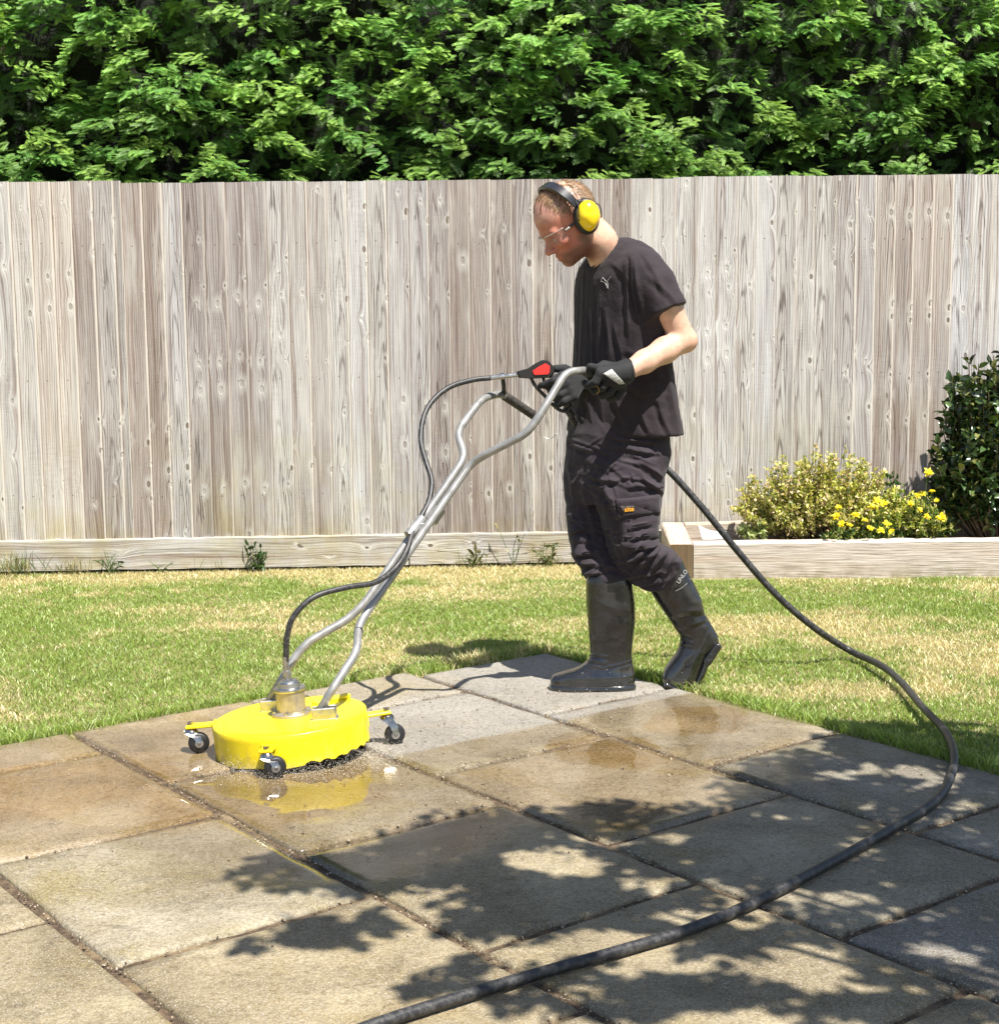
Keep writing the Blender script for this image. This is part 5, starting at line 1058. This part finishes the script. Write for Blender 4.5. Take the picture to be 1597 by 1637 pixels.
def word(name, txt, S_, x, y, dx, dy, size, mat, parent, off=.001):
    """raised lettering laid on the surface; (dx,dy) is the reading direction in photo pixels"""
    cu = bpy.data.curves.new(name, 'FONT'); cu.body = txt; cu.size = 1; cu.extrude = .02; cu.offset = .018; cu.align_x = 'CENTER'; cu.align_y = 'CENTER'; tmp = bpy.data.objects.new(name, cu); link(tmp); bpy.context.view_layer.update()
    me0 = bpy.data.meshes.new_from_object(tmp.evaluated_get(bpy.context.evaluated_depsgraph_get())); co = np.array([v.co for v in me0.vertices]); fc = [tuple(q.vertices) for q in me0.polygons]; bpy.data.objects.remove(tmp); bpy.data.meshes.remove(me0)
    h, n = S_.hit(x, y); h2, _ = S_.hit(x+dx, y+dy); h3, _ = S_.hit(x-dx, y-dy); r = h2-h3; r /= np.linalg.norm(r); n = n-r*(n@r); n /= np.linalg.norm(n); u = np.cross(n, r)
    V = h+n*(off+.003)+(co[:, :1]*r+co[:, 1:2]*u)*size+n*(co[:, 2:3]+.02)*size*.8; return obj(name, mesh_np(name, V, fc, mat), parent)
m = MB(); patch(m, SR, [(991, 807), (1016, 805), (1016, 818), (992, 820)], .0165, 6, 4, .003); bd = m.build('badge', simple('badge_cloth', (.05, .035, .03), .8), trs)
word('badge_text', 'site', SR, 1003.5, 812.2, 5, -.5, .0235, simple('orange_thread', (.80, .36, .015), .6), trs, .0200)
# ---- boots
bF = zstack([(915, 940, 1006, 5.49, .068), (930, 936.5, 1010, 5.49, .072), (964, 937, 1014.5, 5.49, .074), (993, 939.5, 1015.5, 5.49, .072), (1020, 942, 1012, 5.49, .062), (1043, 944, 1010, 5.49, .055), (1056, 939, 1011, 5.488, .052), (1065, 929, 1013, 5.485, .050), (1070, 918, 1014, 5.483, .050), (1075, 899, 1015, 5.48, .050), (1079.5, 884, 1015, 5.476, .050), (1086, 879.5, 1015, 5.475, .049), (1095, 879.5, 1015, 5.472, .048), (1099, 880, 1015, 5.472, .048)], 2.7)
bN = zstack([(890, 1042, 1088, 5.50, .06), (914, 1030, 1099, 5.505, .064), (935, 1033, 1110, 5.51, .068), (959, 1048, 1121.5, 5.515, .068), (982, 1063.5, 1126.5, 5.52, .062), (1002, 1077, 1139, 5.523, .056), (1016, 1087, 1147, 5.525, .053), (1026, 1087, 1149, 5.525, .052), (1034, 1085, 1146, 5.525, .051), (1045, 1080, 1132, 5.52, .050), (1058, 1070, 1127, 5.518, .049), (1070, 1061.5, 1122, 5.515, .048), (1082, 1057.5, 1118, 5.512, .047), (1091, 1059, 1114, 5.51, .045), (1096, 1070, 1108, 5.51, .040)], 2.6)
def ribs(V, Fq, box, n=9, am=.0022):
    N_ = vnorm(V, Fq); p = pj(V); u = (p[:, 0]-box[0])/(box[2]-box[0]); v = (p[:, 1]-box[1])/(box[3]-box[1]); w = (u > 0) & (u < 1) & (v > 0) & (v < 1) & (N_[:, 1] < -.2); e = np.clip(np.minimum(np.minimum(u, 1-u), np.minimum(v, 1-v))*8, 0, 1)
    return V+N_*(w*e*am*np.sin(u*n*2*math.pi))[:, None]
bfold = [(942, 1046, 975, 1052, 2, .004), (938, 1056, 968, 1060, 2, .004), (930, 1064, 962, 1068, 2, .003), (940, 1010, 1000, 1022, 5, .003), (965, 1068, 1015, 1056, 1.6, .003), (945, 960, 1005, 975, 6, .002)]
nfold = [(1090, 1012, 1108, 1020, 2, .004), (1088, 1020, 1108, 1028, 2, .004), (1086, 1028, 1106, 1036, 2, .0035), (1075, 985, 1120, 975, 5, .004), (1090, 1003, 1128, 990, 3, .003), (1132, 1010, 1108, 1062, 1.6, .003)]
b1, V1, F1 = organic('boot', bF, (.12, 5.38, .0), (.55, 5.60, .42), .0038, M_BOOT, person, lambda V, Fq: ribs(folds(V, Fq, bfold), Fq, (962, 1034, 990, 1062)), None, 2)
b2, V2, F2 = organic('boot', bN, (.45, 5.40, -.02), (.85, 5.64, .48), .0038, M_BOOT, person, lambda V, Fq: folds(V, Fq, nfold), None, 2)
sole = zstack([(1093.5, 878.5, 1016, 5.472, .050), (1096, 878, 1016.5, 5.47, .051), (1100, 878, 1017, 5.47, .052), (1105, 879.5, 1016, 5.47, .051)], 3.0, 0.0, .0035)
organic('sole', lambda p: smax(sole(p), -s_ell(p, at(955, 1107, 5.44), (.022, .2, .008)), .004), (.14, 5.36, -.02), (.53, 5.58, .06), .0034, M_BOOT, b1, None, None, 1)
def sole2(p):
    pl = [at(x, y, 5.518) for x, y in ((1063, 1092), (1080, 1096), (1098, 1096), (1113, 1090), (1121, 1074), (1126, 1060))]; d = None
    def seg(a, b, r0, r1):
        e = np.array([b[0]-a[0], b[2]-a[2]]); w = p[:, [0, 2]]-np.array([a[0], a[2]]); t_ = np.clip(w@e/(e@e), 0, 1); return np.linalg.norm(w-t_[:, None]*e, axis=1)-(r0+(r1-r0)*t_)
    for a, b in zip(pl[:-1], pl[1:]): e = seg(a, b, .0095, .0095); d = e if d is None else smin(d, e, .004)
    d = smin(d, seg(at(1129, 1054, 5.518), at(1145, 1031, 5.518), .0155, .0135), .005)
    return smax(d, np.abs(p[:, 1]-5.518)-.047, .006)
organic('sole', sole2, (.52, 5.42, -.03), (.86, 5.62, .22), .0034, M_BOOT, b2, None, None, 1)
SB = Surf(V2, F2); M_PRT = simple('pale_print', (.24, .235, .225), .5)
word('boot_text', 'UNLO', SB, 1089.5, 922, 5.5, -8, .021, M_PRT, b2)
m = MB(); stroke(m, SB, [(1080, 945), (1088, 941), (1097, 934), (1103, 925)], .0010, .0008); m.build('boot_line', M_PRT, b2)
# ---- gloves, five fingers each, closed on what they hold
gA = GA; gB = GB; gax = (gB-gA)/np.linalg.norm(gB-gA)
def fing(p, base, pts, rs): return s_chain(p, [base]+pts, rs, .004)
camd = np.array([0, -1.0, 0]); upd = np.array([0, 0, 1.0]); s1 = np.cross(gax, camd); s1 /= np.linalg.norm(s1); s1 = s1 if s1[2] > 0 else -s1; s2 = np.cross(gax, s1); s2 = s2 if s2[1] < 0 else -s2
wristN = at(1000, 594, 5.235)
def f_gl(p):
    d = s_chain(p, [at(1012, 588, 5.245), at(996, 596, 5.232), at(984, 600, 5.222)], [.041, .039, .037], .01); cutn = at(1007, 592, 5.24)-at(985, 600, 5.22); cutn /= np.linalg.norm(cutn); d = smax(d, (p-at(1007, 592, 5.24))@cutn, .004)
    kn = []
    for i, (tt, L) in enumerate(((.20, 1.0), (.40, 1.08), (.60, 1.02), (.80, .86))):
        a = gA+(gB-gA)*tt; K = a+s1*.020+s2*.034; M1 = a-s1*.012*L+s2*.038; M2 = a-s1*.036*L+s2*.012; T = a-s1*.034*L-s2*.010; kn.append(K)
        d = smin(d, s_chain(p, [at(988, 598, 5.222)+s1*.004*(1.5-i), K], [.026, .0165], .01), .012); d = smin(d, s_chain(p, [K, M1, M2, T], [.0155, .0138, .0125, .0110], .003), .0045)
    d = smin(d, s_chain(p, [at(986, 590, 5.235), at(966, 584, 5.24), gA+(gB-gA)*.18+s1*.030+s2*.012, gA+s1*.022+s2*.016], [.022, .017, .0145, .0125], .004), .007); return d
gl1, G1V, G1F = organic('glove', f_gl, (.24, 5.12, .95), (.54, 5.36, 1.22), .0030, M_GLV, person, None, None, 2)
SG = Surf(G1V, G1F)
m = MB(); patch(m, SG, [(964, 597), (978, 590), (999, 613), (990, 614)], .0025, 10, 6, .002); m.build('knuckle_patch', simple('grey_reflective', (.40, .40, .38), .5, 0, .3, 300), gl1)
m = MB(); rr = [at(1004, 592.5, 5.238)+.0405*(math.cos(a)*upd*.95+math.sin(a)*np.array([.35, -.94, 0])) for a in np.linspace(0, 6.283, 30)]; m.tube(rr, .0032, 6, False); m.build('cuff_trim', M_BLK, gl1, True)
m = MB(); stroke(m, SG, [(949, 619), (953, 617), (957, 620), (958, 625), (954, 629)], .0011, .0008); m.build('gold_seam', simple('gold_thread', (.42, .27, .05), .6), gl1)
qa = at(882, 597, gunY); qb = at(909, 650, gunY); qx = (qb-qa)/np.linalg.norm(qb-qa); lf = np.array([-1.0, 0, 0]); lf = lf-qx*(lf@qx); lf /= np.linalg.norm(lf)
def f_gr(p):
    d = s_chain(p, [at(942, 610, 5.55), at(926, 612, 5.50)], [.040, .038], .01); bk = -lf
    for i, tt in enumerate((.18, .40, .60, .80)):
        a = qa+(qb-qa)*tt; K = a+bk*.030+camd*.020; M1 = a+camd*.032+lf*.006; M2 = a+camd*.020+lf*.030; T = a-camd*.006+lf*.032
        if i == 0: M2 = a+camd*.016+lf*.040; T = a+camd*.004+lf*.052-qx*.004
        d = smin(d, s_chain(p, [at(922, 612, 5.495), K], [.030, .018], .01), .014); d = smin(d, s_chain(p, [K, M1, M2, T], [.0155, .0142, .0130, .0115], .003), .0045)
    return smin(d, s_chain(p, [at(920, 600, 5.49), at(903, 590, 5.46), at(888, 589, 5.435)], [.023, .017, .0135], .004), .010)
gl2, _, _ = organic('glove', f_gr, (.13, 5.30, .93), (.36, 5.62, 1.26), .0032, M_GLV, person, None, None, 2)
# ---- ear defenders and safety glasses
ed = empty('ear_defenders', hw(0, .06, 0)); ed.parent = person; ed.matrix_parent_inverse = Matrix.Translation(person.location).inverted()
t = NT('yellow_plastic'); t.P(Base_Color=(.88, .62, .008), Roughness=.22, Coat_Weight=.4); M_YP = t.m; M_BP = simple('black_band', (.022, .022, .026), .3, 0, .1, 30, 0, .5, .3)
eu, ev = -.018, -.006
dn = -HV*.86+HU*.40; dn = dn-HW*(dn@HW); dn /= np.linalg.norm(dn); fr_ = np.cross(dn, HW); fr_ /= np.linalg.norm(fr_)
for s in (1, -1):
    Rl = np.stack([fr_, -dn, HW*s], 1); c = hw(eu, ev, s*.100)
    m = MB(); V = []; n = 40; prof = [(.0, .030), (.35, .0295), (.62, .026), (.82, .019), (.95, .009), (1.0, .0), (1.0, -.008), (.9, -.010)]
    for r, z in prof:
        for k in range(n):
            a = k*2*math.pi/n; egg = 1-.27*max(0, -math.sin(a))**1.5; q = np.array([.0405*r*math.cos(a)*egg, .053*r*math.sin(a)*(1.0+.02*math.sin(a)), z-.006*max(0, -math.sin(a))*r]); V.append(c+HW*s*.012+Rl@q)
    Fk = [(i*n+j, i*n+(j+1) % n, (i+1)*n+(j+1) % n, (i+1)*n+j) for i in range(len(prof)-1) for j in range(n)]; Fk = [f[::-1] if s == 1 else f for f in Fk]; Fk.append(tuple((len(prof)-1)*n+j for j in range(n))); m.add(V, Fk); m.build('ear_cup', M_YP, ed, angle=60)
    m = MB(); V = []; prof = [(.7, -.030), (1.04, -.027), (1.14, -.014), (1.13, .0), (1.02, .007), (.7, .008)]
    for r, z in prof:
        for k in range(n): a = k*2*math.pi/n; V.append(c+Rl@np.array([.040*r*math.cos(a), .054*r*math.sin(a), z]))
    m.add(V, [(i*n+j, i*n+(j+1) % n, (i+1)*n+(j+1) % n, (i+1)*n+j) for i in range(len(prof)-1) for j in range(n)]); m.build('cushion', M_BLK, ed, angle=60)
    m = MB(); top = hw(eu+.012, ev+.070, s*.107)
    for sd in (-1, 1): m.tube(spline([top, c+HW*s*.018+fr_*sd*.036-dn*.035, c+HW*s*.020+fr_*sd*.043, c+HW*s*.018+fr_*sd*.040+dn*.012], 5), .0021, 6)
    m.build('wire_fork', M_BP, ed, True)
V = []; Fk = []; nb_ = 44
for i in range(nb_+1):
    a = math.radians(8)+(math.pi-math.radians(16))*i/nb_; ca_, sa_ = math.cos(a), math.sin(a); e = 2/2.35
    w_ = .106*math.copysign(abs(ca_)**e, ca_); v_ = ev+.030+(.119)*abs(sa_)**e; u_ = eu+.012+.022*sa_; hwid = .0125+.007*sa_; th = .0055
    ot = HV*sa_+HW*ca_; cpt = hw(u_, v_, w_)
    for (du, do) in ((-hwid, -th*.4), (-hwid*.8, th), (hwid*.8, th), (hwid, -th*.4), (hwid*.7, -th), (-hwid*.7, -th)): V.append(cpt+HU*du+ot*do)
    if i: b = (i-1)*6; Fk += [(b+j, b+6+j, b+6+(j+1) % 6, b+(j+1) % 6) for j in range(6)]
Fk += [tuple(range(6)), tuple(nb_*6+j for j in range(5, -1, -1))]; m = MB(); m.add(V, Fk); m.build('headband', M_BP, ed, angle=50)
sg = empty('safety_glasses', hw(.1, -.02, 0)); sg.parent = person; sg.matrix_parent_inverse = Matrix.Translation(person.location).inverted()
t = NT('clear_lens'); t.P(Base_Color=(.45, .45, .44), Roughness=.04, Transmission_Weight=0.0, Alpha=.11, Specular_IOR_Level=.9); M_LENS = t.m
V = []; Fk = []; nu_ = 28
for i in range(nu_+1):
    a = math.radians(-78+156*i/nu_)
    for j, (vv_, rr_) in enumerate(((.004, .0), (-.010, .004), (-.026, .003), (-.040, -.003))):
        nose = .012*math.exp(-(a/.16)**2) if j == 3 else 0; V.append(hw(.050+(.080+rr_)*math.cos(a), vv_+nose, .070*math.sin(a)))
    if i: b = (i-1)*4; Fk += [(b+j, b+j+1, b+5+j, b+4+j) for j in range(3)]
m = MB(); m.add(V, Fk); m.build('lens', M_LENS, sg, True)
m = MB(); m.tube([V[i*4] for i in range(nu_+1)], .0018, 6); m.build('brow_bar', simple('pale_frame', (.34, .30, .27), .3), sg, True)
for s in (1, -1):
    a = math.radians(78*s); p0 = hw(.050+.080*math.cos(a), -.008, .070*math.sin(a)); p1 = hw(.03, -.004, s*.079); p2 = hw(-.012, .004, s*.086)
    m = MB(); q = spline([p0, p1, p2], 6); m.tube(q, np.linspace(.0055, .0030, len(q)), 8); m.build('temple_arm', M_BP, sg, True)
    m = MB(); q = spline([p0+HW*s*.003, (p0+p1)/2+HW*s*.004], 4); m.tube(q, .0045, 8); m.build('hinge', bpy.data.materials['pale_frame'], sg, True)
